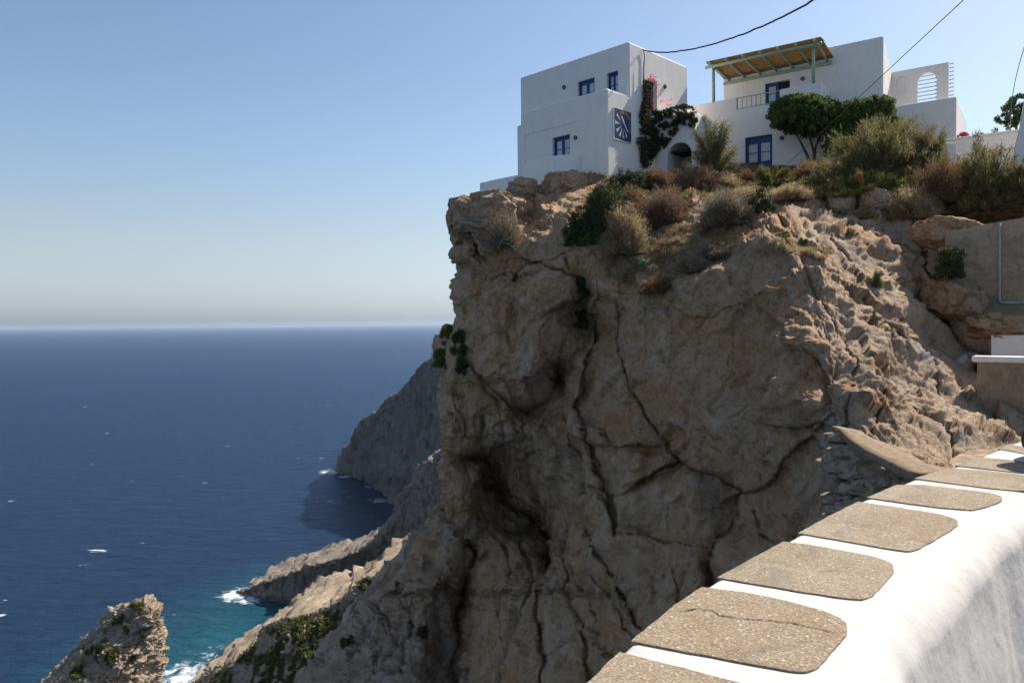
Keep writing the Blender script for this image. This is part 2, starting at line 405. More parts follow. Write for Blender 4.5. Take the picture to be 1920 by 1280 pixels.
def foam_at(px, py, r, thr):
    p = tuple(sea_at(px, py))
    d = b.math('MULTIPLY', dist_to(p, r * 0.1, r), 1.0)
    return b.map(b.math('ADD', d, b.math('MULTIPLY', b.math('SUBTRACT', fn, 0.5), 2.6)), thr, thr + 0.6, 0, 0.9)
for (px, py, r, thr) in ((450, 1113, 22, 0.55), (475, 1122, 16, 0.6), (345, 1262, 26, 0.7), (380, 1225, 34, 1.05), (622, 884, 26, 0.55), (646, 893, 14, 0.6), (710, 938, 22, 0.75), (330, 1275, 20, 0.6), (690, 912, 14, 0.8)):
    foam = b.math('MAXIMUM', foam, foam_at(px, py, r, thr))
b.l(col, b.b.inputs['Base Color'])
b.b.inputs['Roughness'].default_value = 0.28; b.b.inputs['IOR'].default_value = 1.33; b.b.inputs['Specular IOR Level'].default_value = 0.24
b.l(bm2, b.b.inputs['Normal'])
fd = b.n('ShaderNodeBsdfDiffuse'); fd.inputs['Color'].default_value = (0.8, 0.82, 0.84, 1)
gl = b.n('ShaderNodeBsdfGlossy'); gl.inputs['Color'].default_value = (0.56, 0.74, 1.0, 1); gl.inputs['Roughness'].default_value = 0.26; b.l(bm2, gl.inputs['Normal'])
db = b.n('ShaderNodeBsdfDiffuse'); b.l(col, db.inputs['Color']); b.l(bm2, db.inputs['Normal'])
fr_ = b.n('ShaderNodeFresnel'); fr_.inputs['IOR'].default_value = 1.30; b.l(bm2, fr_.inputs['Normal'])
wm = b.n('ShaderNodeMixShader'); b.l(b.math('MULTIPLY', fr_.outputs[0], 0.72), wm.inputs[0]); b.l(db.outputs[0], wm.inputs[1]); b.l(gl.outputs[0], wm.inputs[2])
mx = b.n('ShaderNodeMixShader'); b.l(foam, mx.inputs[0]); b.l(wm.outputs[0], mx.inputs[1]); b.l(fd.outputs[0], mx.inputs[2]); b.l(mx.outputs[0], b.out.inputs['Surface'])
M['sea'] = b.m
R = 42000.0
me = np_mesh('sea', [(-R, -R, -EYE), (R, -R, -EYE), (R, R, -EYE), (-R, R, -EYE)], [(0, 1, 2, 3)])
tag(link('sea', me, M['sea']), 'deep blue sea with small whitecaps below the cliffs', kind='structure')

# ------------------------------------------------------------------ relief builder
def tps_fit(C):
    C = np.asarray(C, float); X = C[:, :2] / 300.0; y = np.log(C[:, 2]); n = len(X)
    d = np.sqrt(((X[:, None] - X[None]) ** 2).sum(2)); K = np.where(d > 0, d * d * np.log(d + 1e-9), 0) + np.eye(n) * 0.002
    P = np.hstack([np.ones((n, 1)), X]); A = np.zeros((n + 3, n + 3)); A[:n, :n] = K; A[:n, n:] = P; A[n:, :n] = P.T
    w = np.linalg.solve(A, np.concatenate([y, np.zeros(3)]))
    def ev(px, py):
        Q = np.stack([px, py], 1) / 300.0; out = np.zeros(len(Q))
        for i in range(0, len(Q), 20000):
            q = Q[i:i + 20000]; d = np.sqrt(((q[:, None] - X[None]) ** 2).sum(2))
            out[i:i + 20000] = np.where(d > 0, d * d * np.log(d + 1e-9), 0) @ w[:n] + w[n] + q @ w[n + 1:]
        return np.exp(out)
    return ev
def seg_dist(px, py, pts):
    best = np.full(len(px), 1e9); sgn = np.zeros(len(px))
    for (x0, y0), (x1, y1) in zip(pts[:-1], pts[1:]):
        dx, dy = x1 - x0, y1 - y0; L2 = dx * dx + dy * dy
        t = np.clip(((px - x0) * dx + (py - y0) * dy) / L2, 0, 1)
        qx, qy = px - (x0 + t * dx), py - (y0 + t * dy)
        d = np.sqrt(qx * qx + qy * qy); m = d < best
        best = np.where(m, d, best); sgn = np.where(m, np.sign(dx * qy - dy * qx), sgn)
    return best, sgn
def rays(px, py):
    D = fwd[None] + ((px - 960) / F_PX)[:, None] * RT[None] + ((640 - py) / F_PX)[:, None] * UP[None]
    return D / D[:, 1:2]
def grid_normals(P, nr, nc):
    G = P.reshape(nr, nc, 3)
    du = np.gradient(G, axis=1); dv = np.gradient(G, axis=0)
    N = np.cross(du, dv); N /= np.linalg.norm(N, axis=2)[..., None] + 1e-9
    return N.reshape(-1, 3)
def relief(rows, nc, L, Rr, depth_fn, disp_fn, wrap=10, wrapd=(2, 14), rpx=26, rdep=1.2, right_wrap=False, back=0.0, bottom=0):
    """a rock body surveyed row by row: measured outline, measured distances, rounded back at its edges"""
    rows = np.asarray(rows, float); nr = len(rows)
    u = np.linspace(0, 1, nc)
    lx = L(rows); rx = Rr(rows)
    PX = lx[:, None] + (rx - lx)[:, None] * u[None]; PY = np.repeat(rows[:, None], nc, 1)
    px, py = PX.ravel(), PY.ravel()
    D = depth_fn(px, py)
    dl = np.clip((px - np.repeat(lx, nc)) / rpx, 0, 1); D = D + rdep * (1 - np.sqrt(1 - (1 - dl) ** 2 + 1e-9))
    if right_wrap:
        dr = np.clip((np.repeat(rx, nc) - px) / rpx, 0, 1); D = D + rdep * (1 - np.sqrt(1 - (1 - dr) ** 2 + 1e-9))
    P = rays(px, py) * D[:, None]
    G = P.reshape(nr, nc, 3)
    PXg, PYg = PX, PY
    if wrap:
        cols = []
        for k in range(wrap, 0, -1):
            t = k / wrap; cols.append(G[:, 0] * (1 + 0) + np.array([0.10 * wrapd[1] * t, wrapd[0] + (wrapd[1] - wrapd[0]) * t, 0.0]) - np.array([0, wrapd[0] * (1 - t), 0]))
        G = np.concatenate([np.stack(cols, 1), G], 1)
        PXg = np.concatenate([np.repeat(PX[:, :1], wrap, 1), PXg], 1); PYg = np.concatenate([np.repeat(PY[:, :1], wrap, 1), PYg], 1)
    if right_wrap:
        cols = []
        for k in range(1, wrap + 1):
            t = k / wrap; cols.append(G[:, -1] * (1 + wrapd[1] * t / G[:, -1, 1:2]) * np.array([1, 1, 0]) + G[:, -1] * np.array([0, 0, 1]) - np.array([0.12 * wrapd[1] * t, 0, 0]))
        G = np.concatenate([G, np.stack(cols, 1)], 1)
        PXg = np.concatenate([PXg, np.repeat(PX[:, -1:], wrap, 1)], 1); PYg = np.concatenate([PYg, np.repeat(PY[:, -1:], wrap, 1)], 1)
    if back:
        rws = [];
        for k in range(8, 0, -1):
            t = (k / 8) ** 1.5; rws.append(G[0] + np.array([0, back * t, 0.002 * back * t]))
        G = np.concatenate([np.stack(rws, 0), G], 0)
        PXg = np.concatenate([np.repeat(PXg[:1], 8, 0), PXg], 0); PYg = np.concatenate([np.repeat(PYg[:1], 8, 0), PYg], 0)
    nr2, nc2 = G.shape[:2]
    P = G.reshape(-1, 3); px = PXg.ravel(); py = PYg.ravel()
    N = grid_normals(P, nr2, nc2)
    P2, extra = disp_fn(P, N, px, py)
    idx = np.arange(nr2 * nc2).reshape(nr2, nc2)
    Fq = np.stack([idx[:-1, :-1].ravel(), idx[1:, :-1].ravel(), idx[1:, 1:].ravel(), idx[:-1, 1:].ravel()], 1)
    return P2, Fq, extra, (nr2, nc2), px, py
def set_attr(me, name, arr):
    a = me.color_attributes.new(name, 'FLOAT_COLOR', 'POINT')
    c = np.ones((len(arr), 4), np.float32); c[:, :arr.shape[1]] = arr
    a.data.foreach_set('color', c.ravel())

# ------------------------------------------------------------------ the main cliff
CT = [(848, 372, 34.5), (840, 400, 34), (850, 440, 34), (843, 480, 33.5), (855, 530, 33), (842, 570, 32.5), (845, 610, 32), (815, 660, 32), (806, 740, 31), (803, 820, 30), (815, 900, 29.5),
      (900, 375, 35), (960, 345, 37.5), (960, 380, 34.5), (1030, 330, 37.5), (1080, 335, 37), (1060, 380, 33.5), (1000, 410, 32.8), (930, 420, 32.5), (1100, 325, 37.8), (1200, 322, 38.6), (1300, 322, 38.8), (1400, 320, 39), (1500, 316, 38.6), (1600, 312, 37.5), (1700, 306, 37), (1800, 300, 36), (1900, 298, 35), (1990, 296, 35),
      (1140, 380, 32), (1250, 370, 33), (1350, 365, 32.5), (1450, 350, 33.5), (1550, 345, 32.5), (1650, 345, 31), (1750, 350, 29), (1850, 350, 27.5), (1950, 350, 27),
      (940, 480, 31), (900, 540, 30.8), (960, 570, 29.8), (1020, 480, 30), (1080, 430, 30.6), (1130, 460, 29.8), (1200, 440, 29.6), (1300, 430, 28.6), (1250, 490, 28), (1180, 530, 28), (1350, 450, 27),
      (1040, 560, 28.8), (1090, 600, 29.6), (1120, 560, 28), (1180, 600, 26.8), (1250, 560, 26.2), (1320, 520, 25.6), (1390, 430, 26.2), (1420, 480, 24.6),
      (1400, 560, 24), (1300, 620, 24.6), (1200, 680, 25.4), (1100, 700, 27), (1000, 680, 28.8), (900, 660, 30), (860, 700, 30.3), (950, 760, 29), (1020, 740, 29.6), (880, 800, 29.2),
      (1480, 400, 25.5), (1500, 440, 24), (1560, 400, 26), (1600, 440, 24.5), (1650, 400, 27), (1700, 450, 25.5), (1740, 470, 26), (1500, 520, 21.6), (1560, 560, 20.2), (1620, 520, 21.8), (1700, 540, 22.6), (1760, 560, 23.6),
      (1450, 620, 20.6), (1480, 700, 18.8), (1540, 760, 16.8), (1560, 660, 18.0), (1620, 640, 18.6), (1700, 640, 19.5), (1780, 640, 21), (1660, 720, 17.4), (1750, 720, 18.0), (1830, 720, 19.2), (1600, 790, 16.0), (1700, 800, 15.8), (1800, 790, 16.2), (1880, 770, 17), (1700, 850, 14.6), (1800, 850, 14.4), (1860, 830, 15),
      (1800, 450, 30), (1800, 520, 27), (1820, 580, 25), (1860, 640, 24), (1900, 700, 22), (1930, 780, 18), (1900, 450, 28), (1900, 560, 26), (1980, 700, 20), (1900, 860, 14), (1990, 850, 15),
      (1400, 700, 21.4), (1300, 740, 22.8), (1200, 780, 24.4), (1100, 800, 26), (1400, 800, 19.8), (1300, 860, 21.6), (1200, 880, 23.2), (1450, 820, 18.8), (1500, 850, 17.8), (1580, 850, 16.2),
      (1000, 830, 28.6), (950, 880, 30), (900, 870, 28.6), (860, 900, 28.2), (850, 960, 28), (900, 1000, 28.6), (960, 980, 30), (1020, 920, 28.8), (1080, 880, 26), (1120, 950, 24.4), (1050, 980, 26.6),
      (1250, 950, 22), (1350, 950, 20.4), (1450, 930, 18.6), (1550, 920, 16.8), (1650, 900, 14.0), (1380, 1040, 19.4), (1480, 1000, 17.2), (1600, 960, 15.2), (1280, 1050, 20.8), (1180, 1050, 22.2), (1080, 1080, 24.6), (1000, 1060, 27), (1220, 1160, 20.4), (1120, 1180, 22), (1020, 1180, 24.8), (940, 1150, 27), (960, 1260, 25), (1080, 1260, 22.6), (1180, 1280, 20.8), (1350, 1150, 18.6), (1500, 1150, 16.2), (1700, 1050, 12.6), (1800, 950, 12.2),
      (880, 1050, 31), (865, 1130, 31.5), (850, 1230, 30), (800, 1000, 33), (820, 1100, 30), (760, 1050, 34), (780, 1150, 31), (740, 1110, 33), (660, 1125, 34), (700, 1180, 32), (620, 1200, 33.5), (680, 1270, 30), (780, 1260, 28.5), (540, 1280, 33.5), (480, 1400, 33), (700, 1400, 28), (900, 1400, 25), (1100, 1400, 21), (1400, 1300, 17), (1600, 1300, 14), (1900, 1300, 11), (1950, 1000, 12)]
depth_cliff = tps_fit(CT)
LY = [(296, 1150), (318, 1100), (326, 1040), (332, 1022), (340, 985), (350, 958), (360, 905), (365, 868), (370, 850), (378, 844), (388, 840), (398, 841), (408, 845), (416, 851), (430, 857), (442, 853), (450, 846), (462, 842), (478, 841), (492, 845), (508, 853), (520, 856), (528, 850), (545, 848), (558, 840), (572, 842), (590, 850), (604, 847), (612, 838), (625, 822), (640, 812), (660, 809), (700, 807), (760, 805), (820, 803), (850, 808), (880, 812), (910, 818), (940, 814), (960, 806), (1000, 782), (1040, 755), (1085, 736), (1103, 730), (1110, 700), (1118, 662), (1140, 645), (1166, 625), (1208, 592), (1280, 530), (1420, 440)]
_ly = np.array(LY, float)
Lc = lambda y: np.interp(y, _ly[:, 0], _ly[:, 1]) + 5 + 11 * sstep(980, 1090, y)
Rc = lambda y: np.full(len(y), 2010.0)
# traced joints: points, width px, depth m, lip (side sign, amp m, width px)
CR = [([(1150, 560), (1153, 640), (1156, 680), (1180, 725), (1205, 770), (1225, 810), (1262, 855)], 3.5, 0.55, 0, 0, 0),
      ([(1200, 905), (1262, 858), (1310, 882), (1345, 895), (1390, 922), (1375, 965), (1350, 1010), (1335, 1060), (1330, 1110)], 4, 0.6, 1, 0.35, 30),
      ([(1205, 900), (1240, 885), (1265, 870)], 3, 0.35, 1, 0.2, 20),
      ([(1095, 820), (1130, 835), (1165, 842), (1200, 830)], 4, 0.4, 1, 0.45, 26),
      ([(1155, 842), (1160, 870)], 2.5, 0.3, 0, 0, 0),
      ([(1040, 690), (1030, 720), (1020, 745), (990, 770), (950, 762), (915, 722)], 8, 0.7, -1, 0.5, 34),
      ([(870, 650), (885, 690), (905, 720), (930, 755), (940, 800), (945, 850)], 6, 0.5, 0, 0, 0),
      ([(885, 855), (930, 865), (945, 900), (950, 930), (985, 965), (1020, 1010), (1018, 1060)], 15, 2.2, 1, 1.1, 46),
      ([(948, 880), (965, 930), (1000, 960), (1035, 990)], 6, 0.5, 0, 0, 0),
      ([(830, 955), (860, 1005), (888, 1040), (875, 1100), (862, 1150), (850, 1230), (845, 1320)], 15, 2.4, 1, 0.8, 34),
      ([(1000, 480), (1030, 490), (1058, 500), (1085, 520), (1100, 560), (1092, 620), (1060, 690)], 6, 0.6, 1, 0.4, 30),
      ([(1060, 480), (1075, 510), (1095, 525)], 4, 0.45, 0, 0, 0),
      ([(850, 560), (880, 545), (930, 510), (990, 485), (1030, 478), (1060, 470)], 5, 0.5, -1, 0.3, 22),
      ([(905, 392), (880, 400), (868, 425), (880, 455), (900, 480)], 4, 0.4, 0, 0, 0),
      ([(862, 372), (872, 395), (905, 395), (912, 425)], 4, 0.4, 0, 0, 0),
      ([(878, 460), (890, 475)], 8, 0.9, 0, 0, 0),
      ([(1000, 360), (1005, 395), (985, 400)], 7, 0.6, 0, 0, 0),
      ([(1500, 380), (1560, 420), (1610, 470), (1630, 520), (1650, 560), (1655, 590), (1672, 640), (1668, 700), (1655, 770), (1640, 800)], 5, 0.45, 0, 0, 0),
      ([(1380, 400), (1420, 420), (1470, 455), (1560, 520)], 4, 0.3, -1, 0.25, 26),
      ([(1435, 395), (1500, 425), (1520, 430)], 6, 0.5, -1, 0.3, 22),
      ([(1430, 575), (1455, 600), (1470, 640), (1520, 660), (1540, 700), (1545, 760)], 4, 0.3, 1, 0.3, 30),
      ([(1430, 680), (1400, 740), (1405, 800), (1385, 850), (1380, 890)], 5, 0.2, 1, 0.3, 40),
      ([(1440, 795), (1480, 800), (1520, 793), (1560, 810)], 3, 0.35, 1, 0.25, 18),
      ([(1500, 820), (1460, 865), (1430, 910), (1395, 925)], 5, 0.45, -1, 0.35, 34),
      ([(1410, 960), (1412, 1000), (1440, 1020), (1500, 990), (1570, 955)], 5, 0.5, 0, 0, 0),
      ([(1120, 1040), (1150, 1090), (1170, 1160), (1200, 1190), (1190, 1230)], 5, 0.5, -1, 0.4, 30),
      ([(1255, 1060), (1265, 1110), (1260, 1150)], 3, 0.3, 0, 0, 0),
      ([(1100, 1190), (1090, 1120), (1060, 1040), (1000, 1000)], 6, 0.5, 0, 0, 0),
      ([(1740, 720), (1765, 680), (1780, 665)], 5, 0.3, 0, 0, 0),
      ([(1585, 395), (1640, 430), (1700, 470), (1750, 520), (1760, 560)], 6, 0.6, -1, 0.4, 26),
      ([(1760, 440), (1740, 400), (1700, 385)], 5, 0.4, 0, 0, 0),
      ([(1890, 770), (1870, 740), (1850, 700), (1820, 650), (1790, 590), (1765, 520)], 10, 1.3, -1, 1.0, 40),
      ([(720, 1150), (740, 1200), (700, 1260)], 5, 0.5, 0, 0, 0), ([(800, 1040), (770, 1120), (760, 1200)], 5, 0.5, 0, 0, 0),
      ([(660, 1150), (690, 1190), (650, 1240)], 4, 0.4, 0, 0, 0),
      ([(1100, 640), (1092, 700), (1078, 760), (1098, 830), (1108, 880), (1126, 940), (1152, 1000), (1205, 1008)], 6, 0.6, -1, 0.9, 46),
      ([(1060, 700), (1058, 780), (1075, 850), (1078, 920), (1095, 1000)], 5, 0.5, 0, 0, 0),
      ([(1018, 1000), (1016, 1060), (1008, 1130), (1012, 1200), (1000, 1290)], 7, 0.8, 0, 0, 0),
      ([(1096, 1040), (1128, 1110), (1150, 1165), (1180, 1200)], 5, 0.5, 0, 0, 0),
      ([(1062, 1040), (1066, 1130), (1084, 1200), (1090, 1290)], 6, 0.6, 0, 0, 0),
      ([(930, 1010), (950, 1080), (935, 1150), (945, 1290)], 7, 0.7, 0, 0, 0),
      ([(985, 960), (975, 1020), (990, 1090), (975, 1150)], 6, 0.6, 0, 0, 0),
      ([(905, 780), (900, 830), (925, 870), (918, 930), (930, 1000)], 6, 0.6, 0, 0, 0),
      ([(975, 800), (985, 850), (970, 900), (1000, 950)], 5, 0.5, 0, 0, 0),
      ([(1020, 800), (1040, 850), (1030, 900), (1060, 960)], 5, 0.5, 0, 0, 0),
      ([(820, 700), (850, 740), (868, 800), (862, 860), (885, 900)], 4, 0.35, 0, 0, 0),
      ([(1220, 560), (1300, 590), (1370, 580), (1430, 560)], 3, 0.12, 1, 0.15, 20),
      ([(1560, 800), (1600, 740), (1610, 680), (1590, 620), (1560, 560), (1500, 500)], 4, 0.35, 0, 0, 0),
      ([(1655, 590), (1700, 620), (1750, 660), (1790, 720), (1800, 790)], 4, 0.4, 0, 0, 0),
      ([(1620, 400), (1680, 450), (1720, 510), (1745, 580), (1790, 640)], 4, 0.35, 0, 0, 0),
      ([(1700, 780), (1740, 760), (1790, 800), (1800, 850)], 4, 0.35, 0, 0, 0),
      ([(700, 1120), (720, 1180), (690, 1240), (700, 1290)], 5, 0.5, 0, 0, 0), ([(760, 1060), (745, 1120), (770, 1180), (750, 1260)], 6, 0.6, 0, 0, 0),
      ([(820, 1060), (815, 1130), (830, 1200), (810, 1290)], 6, 0.6, 0, 0, 0)]
BL = [(1038, 712, 13, 24, 1.6), (1000, 768, 34, 12, 0.9), (950, 900, 12, 46, 1.3), (1010, 1010, 14, 50, 1.3), (985, 985, 20, 14, 0.8),
      (870, 1120, 14, 60, 1.3), (1335, 1085, 10, 24, 0.7), (1860, 800, 26, 20, 0.5), (884, 465, 7, 14, 1.0), (1330, 940, 14, 40, 0.3), (860, 470, 20, 30, -0.8), (1000, 700, 40, 60, -0.5), (1130, 770, 45, 60, -0.5), (1290, 720, 90, 90, -0.5),
      (1470, 740, 45, 50, -0.8), (870, 420, 20, 30, -0.6), (1090, 545, 12, 60, 0.8)]
ANG = math.radians(-38)
def cliff_disp(P, N, px, py):
    lowleft = sstep(900, 820, px) * sstep(930, 1000, py)
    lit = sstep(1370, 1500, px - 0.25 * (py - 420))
    soil = np.exp(-(((px - 1230) / 110) ** 2 + ((py - 465) / 42) ** 2) ** 2) + sstep(382, 352, py) * sstep(1090, 1180, px)
    soil = np.clip(soil + 0.8 * np.exp(-(((px - 1480) / 70) ** 2 + ((py - 470) / 10) ** 2)), 0, 1)
    soil = np.clip(soil + np.exp(-(((px - 1840) / 60) ** 2 + ((py - 868) / 14) ** 2)), 0, 1)
    Wp = P + 0.5 * np.stack([fbm(P * 0.5 + 3, 3), fbm(P * 0.5 + 31, 3), fbm(P * 0.5 + 57, 3)], 1)
    Q = Wp * np.array([0.36, 0.36, 0.26])
    f1, f2, cid = worley(Q)
    h = 0.80 * (0.42 - f1 * f1) * (1 - 0.75 * soil)
    e = f2 - f1
    h -= 0.10 * np.exp(-(e / 0.03) ** 2) * (1 - soil) * lowleft
    g1, g2, cid2 = worley(Wp * np.array([1.1, 1.1, 0.8]) + 5.3)
    amp2 = 0.13 + 0.30 * lowleft + 0.03 * lit
    rough_zone = np.clip(np.exp(-(((px - 1000) / 110) ** 2 + ((py - 880) / 190) ** 2)) + np.exp(-(((px - 890) / 80) ** 2 + ((py - 450) / 90) ** 2)), 0, 1)
    amp2 = amp2 + 0.22 * rough_zone
    h += amp2 * (0.45 - g1 * g1) * (1 - 0.6 * soil)
    Wf = P + 0.12 * np.stack([fbm(P * 2.1 + 3, 2), fbm(P * 2.1 + 31, 2), fbm(P * 2.1 + 57, 2)], 1)
    fa = 0.5 + 0.8 * lowleft + 0.8 * rough_zone - 0.05 * lit
    h += facets(Wf * np.array([0.8, 0.8, 0.6]) + 1.7, 0.33) * (0.7 + 0.5 * lowleft + 0.5 * rough_zone + 0.1 * lit) * (1 - 0.7 * soil)
    h += facets(Wf * np.array([2.2, 2.2, 1.6]) + 4.1, 0.13) * fa * (1 - 0.5 * soil)
    h += facets(Wf * np.array([5.5, 5.5, 4.0]) + 8.8, 0.045) * fa
    # slanting fracture ribs on the weathered right hand slope
    d1 = P[:, 0] * 0.75 - P[:, 1] * 0.2 + P[:, 2] * 0.9
    d2 = P[:, 0] * 0.6 - P[:, 2] * 0.55 - P[:, 1] * 0.5
    S = np.stack([d1 * 1.6, d2 * 0.35, P[:, 1] * 0.3], 1)
    rb = ridged(S + 0.35 * fbm(P * 0.9, 3)[:, None], 4)
    h += (0.02 + 0.085 * lit * (1 - soil)) * rb
    h += 0.10 * fbm(P * 1.3 + 9, 3) + (0.02 + 0.05 * lowleft + 0.04 * rough_zone) * ridged(P * 3.4 + 2, 4)
    h += (0.016 + 0.004 * lit + 0.012 * lowleft) * fbm(P * 12, 3)
    inward = np.zeros(len(P)); stain = np.zeros(len(P))
    jx = px + 8 * fbm(np.stack([px / 70, py / 70, px * 0], 1), 2) + 2.5 * facets(np.stack([px / 16, py / 16, px * 0], 1), 1.0); jy = py + 8 * fbm(np.stack([px / 70, py / 70, px * 0 + 7], 1), 2)
    for pts, w, dp, side, amp, aw in CR:
        xs = [p[0] for p in pts]; ys = [p[1] for p in pts]; mg = 140
        m = (px > min(xs) - mg) & (px < max(xs) + mg) & (py > min(ys) - mg) & (py < max(ys) + mg)
        d, s = seg_dist(jx[m], jy[m], pts)
        inward[m] += 0.75 * dp * (1.0 if dp > 0.5 else 0.4) * np.exp(-d / (w * 4.5)); inward[m] += 0.6 * dp * np.exp(-(d / (w * 0.5)) ** 2) * np.clip(0.75 + 0.6 * fbm(np.stack([px[m] / 30, py[m] / 30, px[m] * 0 + dp], 1), 2), 0.15, 1.3)
        if side: inward[m] += 1.25 * amp * np.where(s == side, np.exp(-d / aw), -0.25 * np.exp(-d / aw)) * (1 - np.exp(-(d / w) ** 2) * 0.5)
        stain[m] = np.maximum(stain[m], 0.2 * np.exp(-(d / (w * 0.8)) ** 2) * min(1, dp))
    for (bx, by, sx, sy, a) in BL:
        g = np.exp(-(((jx - bx) / sx) ** 2 + ((jy - by) / sy) ** 2)); inward += a * g
    P2 = P + N * h[:, None]
    V = P / np.linalg.norm(P, axis=1)[:, None]
    P2 = P2 + V * inward[:, None]
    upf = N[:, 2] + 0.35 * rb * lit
    grey = np.clip(0.15 * sstep(-0.1, 0.6, upf) + 0.55 * lit + 0.4 * lit * sstep(0.0, 0.5, upf) + 0.45 * lowleft + 0.2 * sstep(1060, 1200, py), 0, 1)  # up-facing weathering, plus sunlight painted in as paler rock on the lit slope
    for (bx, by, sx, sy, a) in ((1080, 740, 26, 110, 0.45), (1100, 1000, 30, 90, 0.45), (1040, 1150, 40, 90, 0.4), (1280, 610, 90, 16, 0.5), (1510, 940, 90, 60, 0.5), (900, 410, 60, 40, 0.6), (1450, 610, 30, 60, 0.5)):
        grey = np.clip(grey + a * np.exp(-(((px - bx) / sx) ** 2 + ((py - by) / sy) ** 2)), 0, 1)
    org = 0.25 * sstep(0.2, -0.3, N[:, 2])
    for (bx, by, sx, sy, a) in ((1150, 790, 50, 60, 0.8), (1240, 730, 40, 30, 0.9), (1320, 620, 90, 60, 0.5), (1300, 1000, 90, 60, 0.5), (1480, 410, 30, 18, 0.9), (1650, 440, 30, 20, 0.8), (1460, 590, 50, 26, 0.7), (1110, 1150, 30, 50, 0.7), (1790, 430, 40, 20, 0.8), (1400, 650, 60, 50, 0.4), (1120, 600, 20, 40, 0.6)):
        org = np.clip(org + a * np.exp(-(((px - bx) / sx) ** 2 + ((py - by) / sy) ** 2)), 0, 1)
    for (bx, by, sx, sy, a) in ((1010, 790, 60, 40, 0.6), (960, 920, 30, 60, 0.7), (995, 1000, 50, 60, 0.7), (1045, 720, 12, 26, 0.9), (1060, 850, 30, 20, 0.6), (1080, 590, 40, 60, 0.4), (1340, 930, 30, 50, 0.6), (1160, 1125, 14, 16, 1.3), (1153, 1085, 6, 8, 1.3), (1370, 1000, 40, 20, 0.7), (1335, 1085, 16, 30, 1), (1250, 870, 22, 18, 0.8), (1865, 800, 26, 22, 0.9), (830, 960, 30, 60, 0.4), (900, 860, 30, 30, 0.5), (1120, 1100, 60, 30, 0.5)):
        stain = np.clip(stain + a * np.exp(-(((jx - bx) / sx) ** 2 + ((jy - by) / sy) ** 2)), 0, 1)
    blue = np.clip(1.3 * np.exp(-(((px - 1715 - (py - 630) * 0.9) / 14) ** 2 + ((py - 645) / 30) ** 2)), 0, 1)
    whi = sstep(10, 5, seg_dist(px, py, [(1818, 662), (1850, 676), (1880, 678)])[0])
    wear_sun = np.stack([grey, org, np.clip(stain, 0, 1)], 1); paint = np.stack([blue, whi, soil], 1)
    return P2, (wear_sun, paint)
rows = np.concatenate([np.arange(298, 1290, 2.1), np.linspace(1292, 1420, 20)])
P2, Fq, (wear_sun, paint), shp, cpx, cpy = relief(rows, 540, Lc, Rc, depth_cliff, cliff_disp, wrap=12, wrapd=(1.0, 16), rpx=30, rdep=1.4, back=30)
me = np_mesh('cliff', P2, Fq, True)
set_attr(me, 'wear_sun', wear_sun); set_attr(me, 'paint', paint)
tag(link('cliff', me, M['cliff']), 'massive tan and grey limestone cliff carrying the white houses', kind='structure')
_cl = P2.reshape(shp[0], shp[1], 3)
_proj = P2 @ np.stack([RT, UP, fwd], 1)
_ppx = 960 + F_PX * _proj[:, 0] / _proj[:, 2]; _ppy = 640 - F_PX * _proj[:, 1] / _proj[:, 2]
def on_cliff(px, py):
    """nearest surveyed surface point of the cliff in this direction"""
    d = (_ppx - px) ** 2 + (_ppy - py) ** 2
    c = np.argsort(d)[:6]
    i = c[np.argmin(P2[c, 1])]
    return Vector(P2[i])

# ------------------------------------------------------------------ far headland, spit, slope, sea stack
def body(name, label, L_pts, R_pts, ctl, step, nc, disp, mat, wrapd, rdep, rpx, rw=False, yb=None):
    Lp = np.array(L_pts, float); Rp = np.array(R_pts, float)
    y0, y1 = Lp[0, 0], (yb or Lp[-1, 0])
    df = tps_fit(ctl)
    P, Fq, ex, sh, ax, ay = relief(np.arange(y0, y1, step), nc, lambda y: np.interp(y, Lp[:, 0], Lp[:, 1]), lambda y: np.interp(y, Rp[:, 0], Rp[:, 1]), df, disp, wrap=10, wrapd=wrapd, rpx=rpx, rdep=rdep, right_wrap=rw)
    me = np_mesh(name, P, Fq, True)
    if ex is not None: set_attr(me, 'wear_sun', ex[0]); set_attr(me, 'paint', ex[1])
    o = link(name, me, mat)
    tag(o, label, kind='structure')
    return o, P, ax, ay
def seaY(py, px=700): return float(sea_at(px, py)[1])
def disp_far(P, N, px, py):
    s = 1 / 26.0
    h = 3.0 * (0.4 - worley(P * np.array([s, s, s * 0.2]) + 3)[0] ** 2) + 1.0 * ridged(P * np.array([0.11, 0.11, 0.03]), 4) + 1.2 * fbm(P * 0.09, 3) + facets(P * np.array([0.09, 0.09, 0.04]), 3.2) + facets(P * np.array([0.25, 0.25, 0.12]), 1.4)
    return P + N * h[:, None], None
sy = seaY(886); sy2 = seaY(940)
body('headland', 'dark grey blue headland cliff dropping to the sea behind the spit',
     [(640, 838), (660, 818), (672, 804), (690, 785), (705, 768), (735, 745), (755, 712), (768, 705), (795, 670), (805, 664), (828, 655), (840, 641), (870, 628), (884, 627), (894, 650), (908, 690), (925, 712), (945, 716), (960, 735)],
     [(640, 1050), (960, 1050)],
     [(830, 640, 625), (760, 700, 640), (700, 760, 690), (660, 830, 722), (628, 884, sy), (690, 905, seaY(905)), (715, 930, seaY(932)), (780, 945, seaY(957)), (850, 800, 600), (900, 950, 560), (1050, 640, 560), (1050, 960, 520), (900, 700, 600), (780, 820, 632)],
     1.6, 220, disp_far, M['far'], (10, 260), 14, 14)
